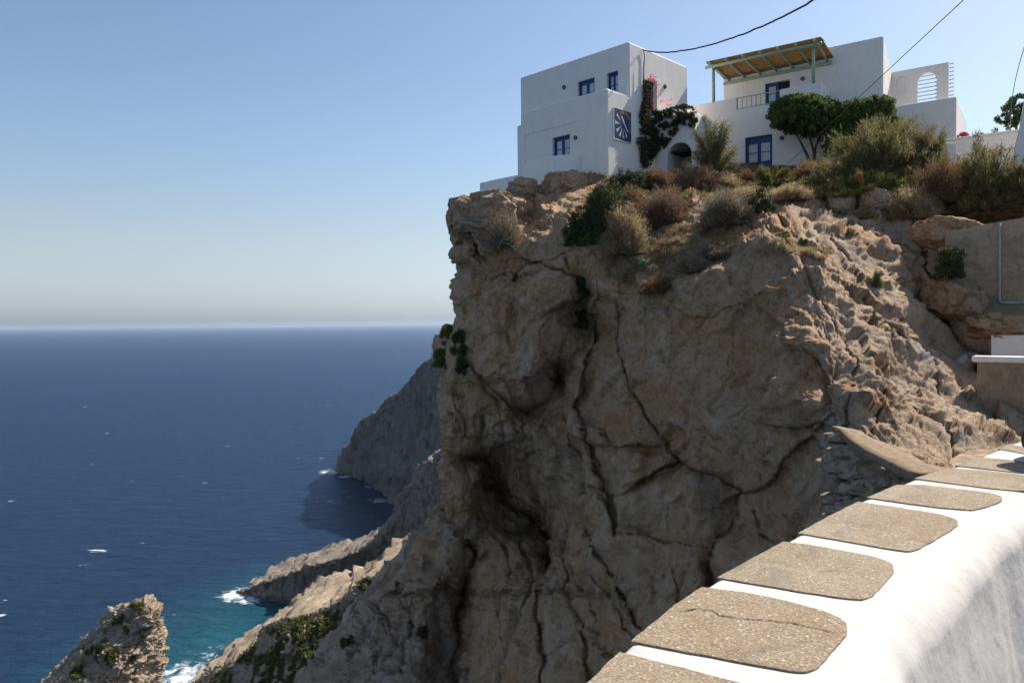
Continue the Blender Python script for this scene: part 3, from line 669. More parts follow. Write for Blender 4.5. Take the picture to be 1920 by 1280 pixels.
def disp_spit(P, N, px, py):
    s = 1 / 9.0
    band = np.sin((P[:, 2] + 6 * fbm(P * 0.03, 2)) * 0.55)
    top = sstep(0.0, 0.5, N[:, 2])
    h = 1.7 * (0.4 - worley(P * np.array([s, s, s * 0.25]) + 3)[0] ** 2) + 0.7 * ridged(P * np.array([0.28, 0.28, 0.07]), 4) + 0.7 * fbm(P * 0.3, 4) + 0.25 * band + facets(P * np.array([0.2, 0.2, 0.12]), 1.6) + facets(P * 0.5, 0.8)
    return P + N * h[:, None], None
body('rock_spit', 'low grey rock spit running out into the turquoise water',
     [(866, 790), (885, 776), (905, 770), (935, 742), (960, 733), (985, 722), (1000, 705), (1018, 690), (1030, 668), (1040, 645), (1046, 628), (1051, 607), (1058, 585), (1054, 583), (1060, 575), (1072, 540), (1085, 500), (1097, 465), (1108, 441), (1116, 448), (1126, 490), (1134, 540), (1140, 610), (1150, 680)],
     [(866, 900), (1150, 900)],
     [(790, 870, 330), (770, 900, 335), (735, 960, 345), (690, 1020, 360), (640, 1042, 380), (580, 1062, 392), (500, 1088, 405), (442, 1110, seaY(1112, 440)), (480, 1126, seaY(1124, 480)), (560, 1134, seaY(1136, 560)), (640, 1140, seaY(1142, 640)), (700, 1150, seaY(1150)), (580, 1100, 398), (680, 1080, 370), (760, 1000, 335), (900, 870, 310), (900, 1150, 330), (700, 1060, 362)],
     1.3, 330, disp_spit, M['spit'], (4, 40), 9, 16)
# leaning block standing on the spit
def boulder(name, loc, size, mat, seed, sub=5, rot=(0, 0, 0), rough=0.22):
    bm = bmesh.new(); bmesh.ops.create_icosphere(bm, subdivisions=sub, radius=1.0)
    V = np.array([v.co[:] for v in bm.verts]); Q = V + seed * 3.7
    f1, f2, c = worley(Q * 1.1)
    r = 1 + rough * 1.2 * (0.5 - f1) + rough * 0.5 * fbm(Q * 2.2, 4) + facets(Q * 1.3, rough * 0.9) + facets(Q * 3.4, rough * 0.35)
    V = V * r[:, None]; V = np.sign(V) * np.abs(V) ** 0.8
    for v, c in zip(bm.verts, V): v.co = Vector(c) * 1.0
    for v in bm.verts: v.co = Vector((v.co.x * size[0], v.co.y * size[1], v.co.z * size[2]))
    o = bm_obj(name, bm, mat, None, True); o.location = loc; o.rotation_euler = rot
    return o
bp = at(577, 1066, 396)
tag(boulder('boulder', bp, (3.2, 2.5, 3.8), M['spit'], 3, 4, (0, 0.4, 0.2), 0.3), 'lone upright rock knob on the crest of the grey spit', 'rock')

def veg_attr(P, N, px, py, sc):
    grey = sstep(0.1, 0.7, N[:, 2])
    return np.stack([grey, 0 * grey, 0 * grey], 1), np.zeros((len(P), 3))
def disp_slope(P, N, px, py):
    s = 1 / 5.0
    h = 2.6 * (0.4 - worley(P * s + 3)[0] ** 2) + 1.6 * (0.4 - worley(P * s * 2.7 + 8)[0] ** 2) + facets(P * 0.28, 1.2) + facets(P * 0.8 + 5, 0.8) + 0.8 * fbm(P * 0.12, 4)
    return P + N * h[:, None], veg_attr(P, N, px, py, 1)
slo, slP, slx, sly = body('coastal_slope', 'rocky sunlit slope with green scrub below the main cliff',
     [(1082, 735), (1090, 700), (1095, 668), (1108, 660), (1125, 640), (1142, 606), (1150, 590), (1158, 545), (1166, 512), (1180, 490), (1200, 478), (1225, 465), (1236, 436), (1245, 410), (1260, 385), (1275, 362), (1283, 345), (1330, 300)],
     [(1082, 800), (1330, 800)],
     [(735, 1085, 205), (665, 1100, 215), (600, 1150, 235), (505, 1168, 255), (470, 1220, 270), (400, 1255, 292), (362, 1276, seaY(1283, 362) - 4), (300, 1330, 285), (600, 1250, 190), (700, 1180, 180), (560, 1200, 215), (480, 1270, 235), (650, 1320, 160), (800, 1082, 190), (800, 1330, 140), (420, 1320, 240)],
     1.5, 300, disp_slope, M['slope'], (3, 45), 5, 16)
# pale shingle at the cove
def disp_beach(P, N, px, py):
    return P + np.array([0, 0, 1.0]) * (0.6 * fbm(P * 0.2, 4))[:, None], veg_attr(P, N, px, py, 1)
c = sea_at(350, 1285)
ang = np.linspace(0, 2 * math.pi, 40, endpoint=False); rr = np.linspace(0, 1, 14)
V = [];
for r_ in rr:
    for a_ in ang:
        rad = 1 + 0.15 * math.sin(3 * a_) + 0.08 * math.sin(7 * a_ + 1)
        V.append((c[0] + 26 * r_ * rad * math.cos(a_), c[1] - 9 + 13 * r_ * rad * math.sin(a_), -EYE - 0.5 + 2.6 * (1 - r_ ** 2)))
V = np.array(V); V[:, 2] += 0.3 * fbm(V * 0.4, 3)
idx = np.arange(14 * 40).reshape(14, 40); idn = np.roll(idx, -1, 1)
Fb = np.stack([idx[:-1].ravel(), idn[:-1].ravel(), idn[1:].ravel(), idx[1:].ravel()], 1)
M['shingle'] = simple('pale_shingle', (0.50, 0.42, 0.33), 0.9, 0.25, 1.2, 0.6, 0.2, 0.3)
tag(link('beach', np_mesh('beach', V, Fb, True), M['shingle']), 'pale shingle beach at the foot of the sea stack', kind='structure')

def disp_stack(P, N, px, py):
    Q = P.copy(); Q[:, 2] -= 0.3 * P[:, 0]; Q = Q + 0.6 * np.stack([fbm(P * 0.3, 3), fbm(P * 0.3 + 9, 3), fbm(P * 0.3 + 19, 3)], 1)
    h = 1.1 * (0.4 - worley(Q * np.array([0.16, 0.16, 0.3]))[0] ** 2) + 0.45 * (0.4 - worley(Q * np.array([0.5, 0.5, 1.3]) + 4)[0] ** 2) + facets(Q * np.array([0.28, 0.28, 0.5]), 1.1) + facets(Q * np.array([0.9, 0.9, 1.9]), 0.5) + facets(Q * np.array([2.4, 2.4, 4.2]) + 3, 0.22) + 0.14 * fbm(P * 2.2, 3)
    w, p = veg_attr(P, N, px, py, 1)
    w[:, 0] = np.clip(w[:, 0] * 0.5 + 0.05 - 0.7 * sstep(270, 305, px), 0, 1); w[:, 1] = 0.6 * sstep(270, 300, px)
    return P + N * h[:, None], (w, p)
_sl = np.array([(1124, 256, 262), (1129, 244, 276), (1134, 232, 288), (1140, 214, 304), (1147, 203, 308), (1158, 201, 307), (1170, 196, 305), (1185, 183, 304), (1200, 168, 303), (1212, 160, 301), (1225, 142, 299), (1240, 122, 297), (1255, 112, 294), (1268, 98, 291), (1280, 92, 289), (1330, 74, 282), (1400, 56, 272), (1500, 30, 262)], float)
nr_s, nt_s = 260, 420; YS = 116.0; rings = []; spx = []; spy = []; front = []
for r_ in range(nr_s):
    t_ = r_ / (nr_s - 1); py_ = 1124 + (1500 - 1124) * t_ ** 1.35
    xl, xr = np.interp(py_, _sl[:, 0], _sl[:, 1]), np.interp(py_, _sl[:, 0], _sl[:, 2])
    pl_, pr_ = at(xl, py_, YS), at(xr, py_, YS); c_ = (pl_ + pr_) / 2; hw = np.linalg.norm(pr_ - pl_) / 2
    drop = -(pl_[2] - at(256, 1124, YS)[2]); hf = 0.8 + 0.85 * drop; hb = 0.8 + 0.35 * drop
    th = np.linspace(0, 2 * math.pi, nt_s, endpoint=False); cs, sn = np.cos(th), np.sin(th)
    ex = np.sign(cs) * np.abs(cs) ** 0.75; ey = np.sign(sn) * np.abs(sn) ** 0.85
    rings.append(np.stack([c_[0] + hw * ex, YS + np.where(ey < 0, hf, hb) * ey, np.full(nt_s, c_[2])], 1))
stP = np.concatenate(rings); G_ = stP.reshape(nr_s, nt_s, 3)
du_ = np.roll(G_, -1, 1) - np.roll(G_, 1, 1); dv_ = np.gradient(G_, axis=0); N_ = np.cross(dv_, du_); N_ /= np.linalg.norm(N_, axis=2)[..., None] + 1e-9; N_ = N_.reshape(-1, 3)
if (N_[:, 1] * (stP[:, 1] - YS)).sum() < 0: N_ = -N_
q_ = stP @ np.stack([RT, UP, fwd], 1); sx0 = 960 + F_PX * q_[:, 0] / q_[:, 2]; sy0 = 640 - F_PX * q_[:, 1] / q_[:, 2]
stP, (w_s, p_s) = disp_stack(stP, N_, sx0, sy0)
idx = np.arange(nr_s * nt_s).reshape(nr_s, nt_s); idn = np.roll(idx, -1, 1)
Fs_ = np.stack([idx[:-1].ravel(), idx[1:].ravel(), idn[1:].ravel(), idn[:-1].ravel()], 1)
Fs_ = np.concatenate([Fs_, np.stack([idx[0, :nt_s // 2], idx[0, 1:nt_s // 2 + 1], idx[0, ::-1][:nt_s // 2], np.roll(idx[0, ::-1], 1)[:nt_s // 2]], 1)])
me = np_mesh('sea_stack', stP, Fs_, True); set_attr(me, 'wear_sun', w_s); set_attr(me, 'paint', p_s)
tag(link('sea_stack', me, M['stack']), 'sunlit tan rock pinnacle at lower left with shrubs on it', kind='structure')
stP = stP[N_[:, 1] < 0.1]

# faint islands on the horizon
def island(x0, x1, ybase, prof, Y):
    prof = [(a_, h_ * 1.0) for a_, h_ in prof]
    n = 60; V = []; 
    for i in range(n):
        t = i / (n - 1); px = x0 + (x1 - x0) * t
        hgt = np.interp(t, [p[0] for p in prof], [p[1] for p in prof])
        c0 = at(px, 612, Y); z1 = -EYE + hgt * (1 + 0.06 * math.sin(t * 40))
        V += [(c0[0], Y - 1500, -EYE - 1), (c0[0], Y, z1), (c0[0], Y + 1500, -EYE - 1)]
    Fi = []
    for i in range(n - 1):
        for k in (0, 1): Fi.append((3 * i + k, 3 * i + 3 + k, 3 * i + 4 + k, 3 * i + 1 + k))
    return np_mesh('island', V, Fi, True)
M['isle'] = simple('hazed_island', (0.16, 0.19, 0.23), 0.9, 0.1, 0.001, 0.0)  # distance haze is painted into the land colour as an even blue-grey
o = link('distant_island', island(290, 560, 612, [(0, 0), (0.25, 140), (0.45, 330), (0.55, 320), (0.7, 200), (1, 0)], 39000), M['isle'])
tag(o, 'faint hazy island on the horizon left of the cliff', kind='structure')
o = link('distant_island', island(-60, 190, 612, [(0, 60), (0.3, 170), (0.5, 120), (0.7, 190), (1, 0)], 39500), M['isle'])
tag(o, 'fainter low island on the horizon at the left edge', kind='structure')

# ------------------------------------------------------------------ haze
b = NB('haze_air'); pv = b.n('ShaderNodeVolumePrincipled'); pv.inputs['Color'].default_value = (0.56, 0.68, 0.81, 1); pv.inputs['Density'].default_value = 3.2e-5
pv.inputs['Anisotropy'].default_value = 0.3
b.t.nodes.remove(b.b); b.l(pv.outputs[0], b.out.inputs['Volume'])
bm = bmesh.new(); add_box(bm, -43000, 43000, -43000, 43000, -EYE - 3, 60)
tag(bm_obj('haze', bm, b.m), 'thin summer haze over the sea', kind='stuff')

# ------------------------------------------------------------------ houses
class Plane:
    """vertical facade: origin o, unit u along it (to the right), n outward"""
    def __init__(s, o, u):
        s.o = np.array([o[0], o[1], 0.0]); s.u = np.array([u[0], u[1], 0.0]); s.u /= np.linalg.norm(s.u); s.n = np.array([s.u[1], -s.u[0], 0.0])
        s.rz = math.atan2(s.u[1], s.u[0])
    def hit(s, px, py):
        d = ray(px, py); t = (s.o @ s.n) / (d @ s.n); p = d * t
        return float((p - s.o) @ s.u), float(p[2])
    def P(s, u, z, out=0.0): return Vector(s.o + s.u * u + s.n * out + np.array([0, 0, z]))
    def rect(s, x0, x1, yt, yb):
        xm = (x0 + x1) / 2; ym = (yt + yb) / 2
        return s.hit(x0, ym)[0], s.hit(x1, ym)[0], s.hit(xm, yb)[1], s.hit(xm, yt)[1]
    def mat(s, out=0.0):
        M_ = Matrix.Rotation(s.rz, 4, 'Z'); M_.translation = s.P(0, 0, out); return M_   # local x=u, y=inward, z
def solid(name, boxes, cuts, mat, parent, bev=0.09, top_slant=None, bev2=0.0):
    """union of boxes, edges softened, then openings cut out; a box is (8 corners list)"""
    def mk(bx, rnd_=0):
        bm = bmesh.new(); x0, x1, y0, y1, z0, z1, MM = bx[:7]
        add_box(bm, x0, x1, y0, y1, z0, z1, 0, 1, MM)
        if len(bx) > 7: bx[7](bm)
        if rnd_: bmesh.ops.bevel(bm, geom=bm.edges[:], offset=rnd_, segments=4, affect='EDGES', profile=0.5)
        bmesh.ops.recalc_face_normals(bm, faces=bm.faces[:])
        me = bpy.data.meshes.new('tmp'); bm.to_mesh(me); bm.free(); return link('tmp', me)
    base = mk(boxes[0], bev); tmp = []
    def boo(t, op):
        md = base.modifiers.new('b', 'BOOLEAN'); md.object = t; md.operation = op; md.solver = 'EXACT'; tmp.append(t)
    for cfun in [c for c in cuts if c[0] == 'pre']: boo(mk(cfun[1]), 'DIFFERENCE')
    for bx in boxes[1:]: boo(mk(bx, bev), 'UNION')
    for cfun in [c for c in cuts if c[0] == 'pre2']: boo(mk(cfun[1]), 'DIFFERENCE')
    for cfun in cuts:
        if cfun[0] == 'box': boo(mk(cfun[1]), 'DIFFERENCE')
        elif cfun[0] == 'obj': boo(cfun[1], 'DIFFERENCE')
    dg = bpy.context.evaluated_depsgraph_get(); dg.update()
    me = bpy.data.meshes.new_from_object(base.evaluated_get(dg)); me.name = name
    for o in tmp + [base]: bpy.data.objects.remove(o)
    me.materials.clear()
    o = link(name, me, mat, parent)
    for p in me.polygons: p.use_smooth = True
    try: me.set_sharp_from_angle(angle=math.radians(40))
    except Exception: pass
    wn = o.modifiers.new('wn', 'WEIGHTED_NORMAL'); wn.keep_sharp = True; wn.weight = 100
    return o
def rbox(pl, u0, u1, z0, z1, out0, out1, name, mat, parent, bev=0.006):
    bm = bmesh.new(); add_box(bm, u0, u1, -out1, -out0, z0, z1, bev, 2)
    o = bm_obj(name, bm, mat); o.matrix_world = pl.mat()
    if parent: o.parent = parent; 
    return o
def door(pl, r, parent, dep=0.22, leaves=2, panes=2, name='door', glass=True, half=False, pane_top=0.93, pane_bot=0.45):
    u0, u1, z0, z1 = r; fw = 0.07
    bm = bmesh.new(); y = dep
    for (a, b_, c_, d_) in ((u0, u0 + fw, z0, z1), (u1 - fw, u1, z0, z1), (u0 + fw, u1 - fw, z1 - fw, z1)):
        add_box(bm, a, b_, y - 0.06, y + 0.02, c_, d_, 0.004, 1)
    fr = bm_obj(name, bm, M['blue']); fr.matrix_world = pl.mat(); fr.parent = parent
    w = (u1 - u0 - 2 * fw) / leaves
    for i in range(leaves):
        a = u0 + fw + i * w + 0.006; e = a + w - 0.012; H = z1 - fw - z0
        st = 0.09 if w > 0.4 else 0.06
        pz0 = z0 + H * pane_bot; pz1 = z0 + H * pane_top
        bm = bmesh.new()
        add_box(bm, a, a + st, y - 0.03, y + 0.01, z0, z1 - fw - 0.004, 0.004, 1); add_box(bm, e - st, e, y - 0.03, y + 0.01, z0, z1 - fw - 0.004, 0.004, 1)
        add_box(bm, a + st, e - st, y - 0.03, y + 0.01, z0, pz0, 0, 1); add_box(bm, a + st, e - st, y - 0.03, y + 0.01, pz1, z1 - fw - 0.004, 0, 1)
        add_box(bm, a + st + 0.05, e - st - 0.05, y - 0.045, y - 0.03, z0 + 0.12, pz0 - 0.1, 0.006, 1)
        for k in range(1, panes):
            zz = pz0 + (pz1 - pz0) * k / panes; add_box(bm, a + st, e - st, y - 0.03, y + 0.01, zz - 0.02, zz + 0.02, 0, 1)
        lf = bm_obj('door_leaf', bm, M['blue']); lf.parent = fr
        for k in range(panes):
            za = pz0 + (pz1 - pz0) * k / panes + (0.02 if k else 0); zb = pz0 + (pz1 - pz0) * (k + 1) / panes - (0.02 if k < panes - 1 else 0)
            bm = bmesh.new(); add_box(bm, a + st, e - st, y - 0.012, y - 0.004, za, zb, 0, 1)
            g = bm_obj('pane', bm, M['frost'] if glass else M['dark']); g.parent = fr
    return fr
def lamp(pl, px, py, parent, out0=0.0):
    u, z = pl.hit(px, py)
    r = 0.115
    bm = bmesh.new(); segs = 20
    prof = [(0.001, 0.0), (r, 0.0), (r, 0.05), (r * 0.86, 0.075), (r * 0.72, 0.075), (r * 0.7, 0.05)]
    rings = [[bm.verts.new((p[0] * math.cos(2 * math.pi * k / segs), -p[1], p[0] * math.sin(2 * math.pi * k / segs))) for k in range(segs)] for p in prof]
    for i in range(len(rings) - 1):
        for k in range(segs): bm.faces.new((rings[i][k], rings[i][(k + 1) % segs], rings[i + 1][(k + 1) % segs], rings[i + 1][k]))
    add_box(bm, -r * 0.8, r * 0.8, -0.095, -0.075, -0.016, 0.016, 0.003, 1); add_box(bm, -0.012, 0.012, -0.093, -0.077, -r * 0.8, r * 0.8, 0.003, 1)
    o = bm_obj('wall_lamp', bm, M['metal']); o.matrix_world = pl.mat() @ Matrix.Translation((u, -out0 - 0.001, z)); 
    bm = bmesh.new(); bmesh.ops.create_uvsphere(bm, u_segments=16, v_segments=8, radius=r * 0.7)
    for v in bm.verts: v.co.y *= 0.55
    g = bm_obj('glass', bm, M['lampglass'], o, True); g.location = (0, -0.035, 0)
    return o

def pt_on_depth(px, Y): p = at(px, 300, Y); return (p[0], p[1])
# left house
A = pt_on_depth(1180, 38.0)
el = np.array([-1, 1]) / math.sqrt(2); er = np.array([1, 1]) / math.sqrt(2)
UL = Plane(A, -el)                 # upper left-hand face; u runs to the right, corner at u=0
RF = Plane(A, er)                  # right-hand face, u=0 at the corner
zt = RF.hit(1180, 78)[1]
wl = UL.hit(976, 250)[0]; wr = RF.hit(1290, 250)[0]
ub = RF.hit(1138.5, 250)[0]        # negative: balcony corner
Bc = RF.P(ub, 0)
LL = Plane((Bc.x, Bc.y), -el)
zb = LL.hit(1138, 165)[1]; wl2 = LL.hit(968.5, 280)[0]; wl3 = LL.hit(976, 280)[0]
zs = LL.hit(971, 235)[1]; zg = 4.6
wlw = LL.hit(897, 350)[0]; zlw = LL.hit(930, 335)[1]
print('left house', zt, wl, wr, ub, zb, wl2, zs, wlw, zlw)
h1 = empty('left_house', RF.P(0, zg)); h1.rotation_euler = (0, 0, 0)
MU = UL.mat(); ML = LL.mat()
dU = UL.rect(1083, 1115, 149, 200); dU = (dU[0], dU[1], UL.hit(1100, 149)[1] - 2.15, UL.hit(1100, 149)[1])
wU = UL.rect(1138, 1159, 135, 175); wU = (wU[0], wU[1], UL.hit(1148, 135)[1] - 1.25, UL.hit(1148, 135)[1])
dL = LL.rect(1035, 1068, 255, 300); dL = (dL[0], dL[1], LL.hit(1051, 255)[1] - 1.9, LL.hit(1051, 255)[1])
dR = RF.rect(1214, 1232, 148, 205); dR = (dR[0], dR[1], RF.hit(1225, 150)[1] - 1.9, RF.hit(1225, 150)[1])
rec = LL.rect(984, 1087, 240, 300)
dep_h = wr
body1 = solid('walls', [(wl3, 0, 0, -ub + 0.3, zg, zb, ML), (wl2, wl3 + 0.3, 0.02, -ub + 0.35, zg, zs, ML),
                        (wl, 0, 0, dep_h, zg - 0.1, zt, MU)],
              [('pre', (wl3 + 0.18, -0.2, 0.22, -ub + 1.0, zb - 1.0, zb + 2, ML)),
               ('box', (dU[0], dU[1], -0.1, 0.24, dU[2], dU[3], MU)), ('box', (wU[0], wU[1], -0.1, 0.24, wU[2], wU[3], MU)),
               ('box', (rec[0], rec[1], -0.3, 0.03, 5.2, rec[3], ML)),
               ('box', (dL[0], dL[1], -0.1, 0.28, dL[2], dL[3], ML)),
               ('box', (dR[0], dR[1], -0.1, 0.35, dR[2], dR[3], RF.mat()))], M['white'], None, 0.10)
door(UL, dU, body1, 0.2, name='door'); door(UL, wU, body1, 0.2, panes=2, name='window', pane_bot=0.12, pane_top=0.9)
door(LL, dL, body1, 0.24, name='door'); door(RF, dR, body1, 0.3, leaves=1, panes=3, name='door', glass=False)
# curved terrace wall in front of the lower door, low garden wall to the left
uc0, uc1 = LL.hit(983, 300)[0], LL.hit(1090, 300)[0]; zc = LL.hit(1032, 299)[1]
bm = bmesh.new(); n = 28; outer = []; inner = []
for i in range(n + 1):
    a = math.pi * i / n; uu = (uc0 + uc1) / 2 - (uc1 - uc0) / 2 * math.cos(a); yy = -0.62 * math.sin(a) ** 0.8
    zz = zc - 0.22 + 0.22 * math.sin(a); outer.append((uu, yy, zz))
for (u_, y_, z_) in outer:
    pass
secs = []
for (u_, y_, z_) in outer:
    k = 0.16
    secs.append([bm.verts.new((u_, y_, zg)), bm.verts.new((u_, y_, z_ - 0.07)), bm.verts.new((u_, y_ + 0.02, z_ - 0.02)), bm.verts.new((u_, y_ + 0.07, z_)), bm.verts.new((u_, y_ + k, z_)), bm.verts.new((u_, y_ + k + 0.1, z_ - 0.6)), bm.verts.new((u_, max(y_ + k + 0.1, 0.04), zg))])
for i in range(n):
    for j in range(6): bm.faces.new((secs[i][j], secs[i + 1][j], secs[i + 1][j + 1], secs[i][j + 1]))
o = bm_obj('terrace_wall', bm, M['white'], None, True); o.matrix_world = LL.mat(); o.parent = body1
o.matrix_parent_inverse = Matrix.Identity(4)
bm = bmesh.new(); add_box(bm, wlw, wl2 + 0.0, 0.05, 0.45, 4.0, zlw, 0.12, 4)
o = bm_obj('garden_wall', bm, M['white'], None, True); o.matrix_world = LL.mat()
tag(o, 'low white wall stepping down left of the cubic house at the cliff edge', 'wall')
bpy.data.objects.remove(h1)
body1.name = 'cubic_house'
tag(body1, 'two storey white cubic house at the cliff edge with blue doors and sun sign', 'house')
for (pl, x, y, lab) in ((UL, 1058, 164, 'round bulkhead lamp left of the upper blue door of the cubic house'), (LL, 1078.5, 258.5, 'round bulkhead lamp right of the lower blue door of the cubic house'), (RF, 1246, 163, 'round bulkhead lamp beside the narrow blue door above the vine')):
    l_ = lamp(pl, x, y, None, -0.05 if lab.find('lower') > 0 else 0.0); tag(l_, lab, 'lamp', 'round wall lamps on the white houses')

# sign with sun rays
s0, s1 = RF.hit(1150, 235)[0], RF.hit(1182, 240)[0]; sz1, sz0 = RF.hit(1166, 207)[1], RF.hit(1166, 264)[1]
bm = bmesh.new(); add_box(bm, s0, s1, -0.05, -0.004, sz0, sz1, 0.004, 1)
sg = bm_obj('sign', bm, M['signblue']); sg.matrix_world = RF.mat()
tag(sg, 'blue painted sign with white sun rays and orange arched lettering on the cubic house', 'sign')
bm = bmesh.new(); t = 0.045
for (a, b_, c_, d_) in ((s0 - t, s0, sz0 - t, sz1), (s0, s1, sz0 - t, sz0)): add_box(bm, a, b_, -0.06, -0.003, c_, d_, 0.003, 1)
bm_obj('sign_frame', bm, M['signwhite'], sg)
W, H = s1 - s0, sz1 - sz0; cx, cz = s0 + 0.50 * W, sz0 + 0.52 * H
bm = bmesh.new()
def fan(bm, ang, r1, r2, wid, y=-0.056):
    d = (math.cos(ang), math.sin(ang)); q = (-d[1], d[0])
    sx, sz_ = W / 0.9, H / 0.9
    def pt(r, s): return (cx + (d[0] * r + q[0] * s) * sx, cz + (d[1] * r + q[1] * s) * sz_)
    pts = [pt(r1, 0), pt(r2 * 0.8, wid * 0.45), pt(r2, wid), pt(r2 * 0.93, 0), pt(r2, -wid), pt(r2 * 0.8, -wid * 0.45)]
    vs = [bm.verts.new((p[0], y, p[1])) for p in pts]; vb = [bm.verts.new((p[0], y + 0.005, p[1])) for p in pts]
    bm.faces.new(vs)
    for i in range(6): bm.faces.new((vs[i], vs[(i + 1) % 6], vb[(i + 1) % 6], vb[i]))
for k, a in enumerate((140, 178, 215, 246, 274, 302)): fan(bm, math.radians(a), 0.12, 0.41, 0.06)
# slanted bar with the small lettering
v = [(-0.10, 0.24), (-0.05, 0.26), (0.28, -0.16), (0.24, -0.19)]
vs = [bm.verts.new((cx + p[0] * W / 0.9, -0.0565, cz + p[1] * H / 0.9)) for p in v]; bm.faces.new(vs)
o = bm_obj('sun_rays', bm, M['signwhite'], sg)
# arched letters, illegible in the photograph beyond their rhythm
for k in range(10):
    a = math.radians(122 - k * 17); rr_ = 0.36
    x = cx + 0.05 * W + rr_ * math.cos(a) * W / 0.95; z = cz + 0.02 * H + rr_ * math.sin(a) * H / 0.9
    bm = bmesh.new(); dr = Matrix.Rotation(-(a - math.pi / 2), 4, 'Y')
    lw, lh = 0.032 * W / 0.9 * 1.1, 0.05 * H / 0.9 * 1.1
    kinds = ['A', 'N', 'E', 'M', 'O', 'M', 'I', 'L', 'O', 'S']
    ch = kinds[k]
    strokes = {'A': [(-1, -1, 0, 1), (0, 1, 1, -1), (-.5, -.2, .5, -.2)], 'N': [(-1, -1, -1, 1), (-1, 1, 1, -1), (1, -1, 1, 1)], 'E': [(-1, -1, -1, 1), (-1, 1, 1, 1), (-1, 0, .7, 0), (-1, -1, 1, -1)],
               'M': [(-1, -1, -1, 1), (-1, 1, 0, 0), (0, 0, 1, 1), (1, 1, 1, -1)], 'O': [(-1, -1, -1, 1), (-1, 1, 1, 1), (1, 1, 1, -1), (1, -1, -1, -1)], 'I': [(0, -1, 0, 1)], 'L': [(-1, 1, -1, -1), (-1, -1, 1, -1)],
               'S': [(1, 1, -1, 1), (-1, 1, -1, 0), (-1, 0, 1, 0), (1, 0, 1, -1), (1, -1, -1, -1)]}[ch]
    for (x0, y0, x1, y1) in strokes:
        p0 = Vector((x0 * lw, 0, y0 * lh)); p1 = Vector((x1 * lw, 0, y1 * lh)); d_ = (p1 - p0); L_ = d_.length; an = math.atan2(d_.z, d_.x)
        MM = Matrix.Translation((x, -0.057, z)) @ dr @ Matrix.Translation((p0 + p1) / 2) @ Matrix.Rotation(-an, 4, 'Y')
        add_box(bm, -L_ / 2 - 0.006, L_ / 2 + 0.006, -0.003, 0.003, -0.011, 0.011, 0, 1, MM)
    bm_obj('letter', bm, M['signgold'], sg)

# right house
fdir = np.array([0.814, -0.581]); gdir = np.array([0.581, 0.814])
Pd = pt_on_depth(1447, 41.0)
P1 = Plane(Pd, fdir)
uD = P1.hit(1540, 160)[0]; zT = P1.hit(1541, 153)[1]
u0L = P1.hit(1296, 220)[0] - 0.6
setb = 2.1
o2 = P1.P(0, 0, -setb); P2l = Plane((o2.x, o2.y), fdir)
uR = P2l.hit(1656, 120)[0]; zTall = P2l.hit(1655, 67)[1]; uLu = P2l.hit(1356, 165)[0]
uR2 = P2l.hit(1793, 220)[0]; zLow = P2l.hit(1740, 189)[1]
M1 = P1.mat(); M2 = P2l.mat(); zg2 = 5.5
print('right house', uD, zT, u0L, uR, zTall, uLu, uR2, zLow)
ra = P1.hit(1381, 190)[0]; rb_ = P1.hit(1462.5, 180)[0]; rz0 = P1.hit(1381, 206)[1]; rz1 = P1.hit(1381, 183)[1]
dG = P1.rect(1397, 1448, 255, 322); dG = (dG[0], dG[1], dG[2] - 0.1, dG[3])
dT = P2l.rect(1434, 1481, 153, 200); dT = (dT[0], dT[1], max(dT[3] - 2.2, rz0 + 0.0), dT[3])
def slant(bm):
    vs = sorted(bm.verts, key=lambda v: v.co.z)[-4:]
    c_ = Vector(P2l.P(uR, 0))
    for v in vs:
        back = (Vector((v.co.x, v.co.y, 0)) - Vector((c_.x, c_.y, 0))).dot(Vector((gdir[0], gdir[1], 0)))
        if back > 1: v.co.z -= 2.2
house2 = solid('white_house', [(u0L, uD, 0, setb + 0.4, zg2, zT, M1), (uLu, uR, 0, 5.0, zg2 - 0.1, zTall, M2, slant), (uR - 0.5, uR2, 0.0, 6.0, zg2 - 0.2, zLow, M2)],
               [('pre', (u0L + 0.25, uD - 0.25, 0.22, setb + 1.0, rz0 - 0.02, zT + 2, M1)), ('pre', (ra, rb_, -0.3, 0.5, rz0 - 0.02, zT + 2, M1)),
                ('pre2', (uR + 0.002, uR2 - 0.25, 0.25, 5.7, zLow - 0.9, zLow + 2, M2)),
                ('box', (dG[0], dG[1], -0.1, 0.2, dG[2], dG[3], M1)), ('box', (dT[0], dT[1], -0.1, 0.3, dT[2], dT[3], M2))], M['white'], None, 0.08)
tag(house2, 'long white two storey house with blue doors and a pale green pergola', 'house')
door(P1, dG, house2, 0.16, panes=2, pane_bot=0.34, pane_top=0.84)
# upper door: left leaf closed, right half open and dark
fr = door(P2l, (dT[0], dT[0] + (dT[1] - dT[0]) * 0.52, dT[2], dT[3]), house2, 0.22, leaves=1, panes=2)
rbox(P2l, dT[0] + (dT[1] - dT[0]) * 0.52, dT[1], dT[2], dT[3], -0.295, -0.27, 'doorway', M['dark'], house2, 0)
o = rbox(P1, dG[0] - 0.35, dG[1] + 0.1, dG[2] - 0.16, dG[2] + 0.02, 0.0, 0.35, 'door_step', M['blue'], house2, 0.01)
for (pl, x, y, lab) in ((P2l, 1505, 148, 'round bulkhead lamp on the wall under the green pergola'), (P1, 1466, 259, 'round bulkhead lamp right of the blue double door by the trees')):
    tag(lamp(pl, x, y, None), lab, 'lamp', 'round wall lamps on the white houses')
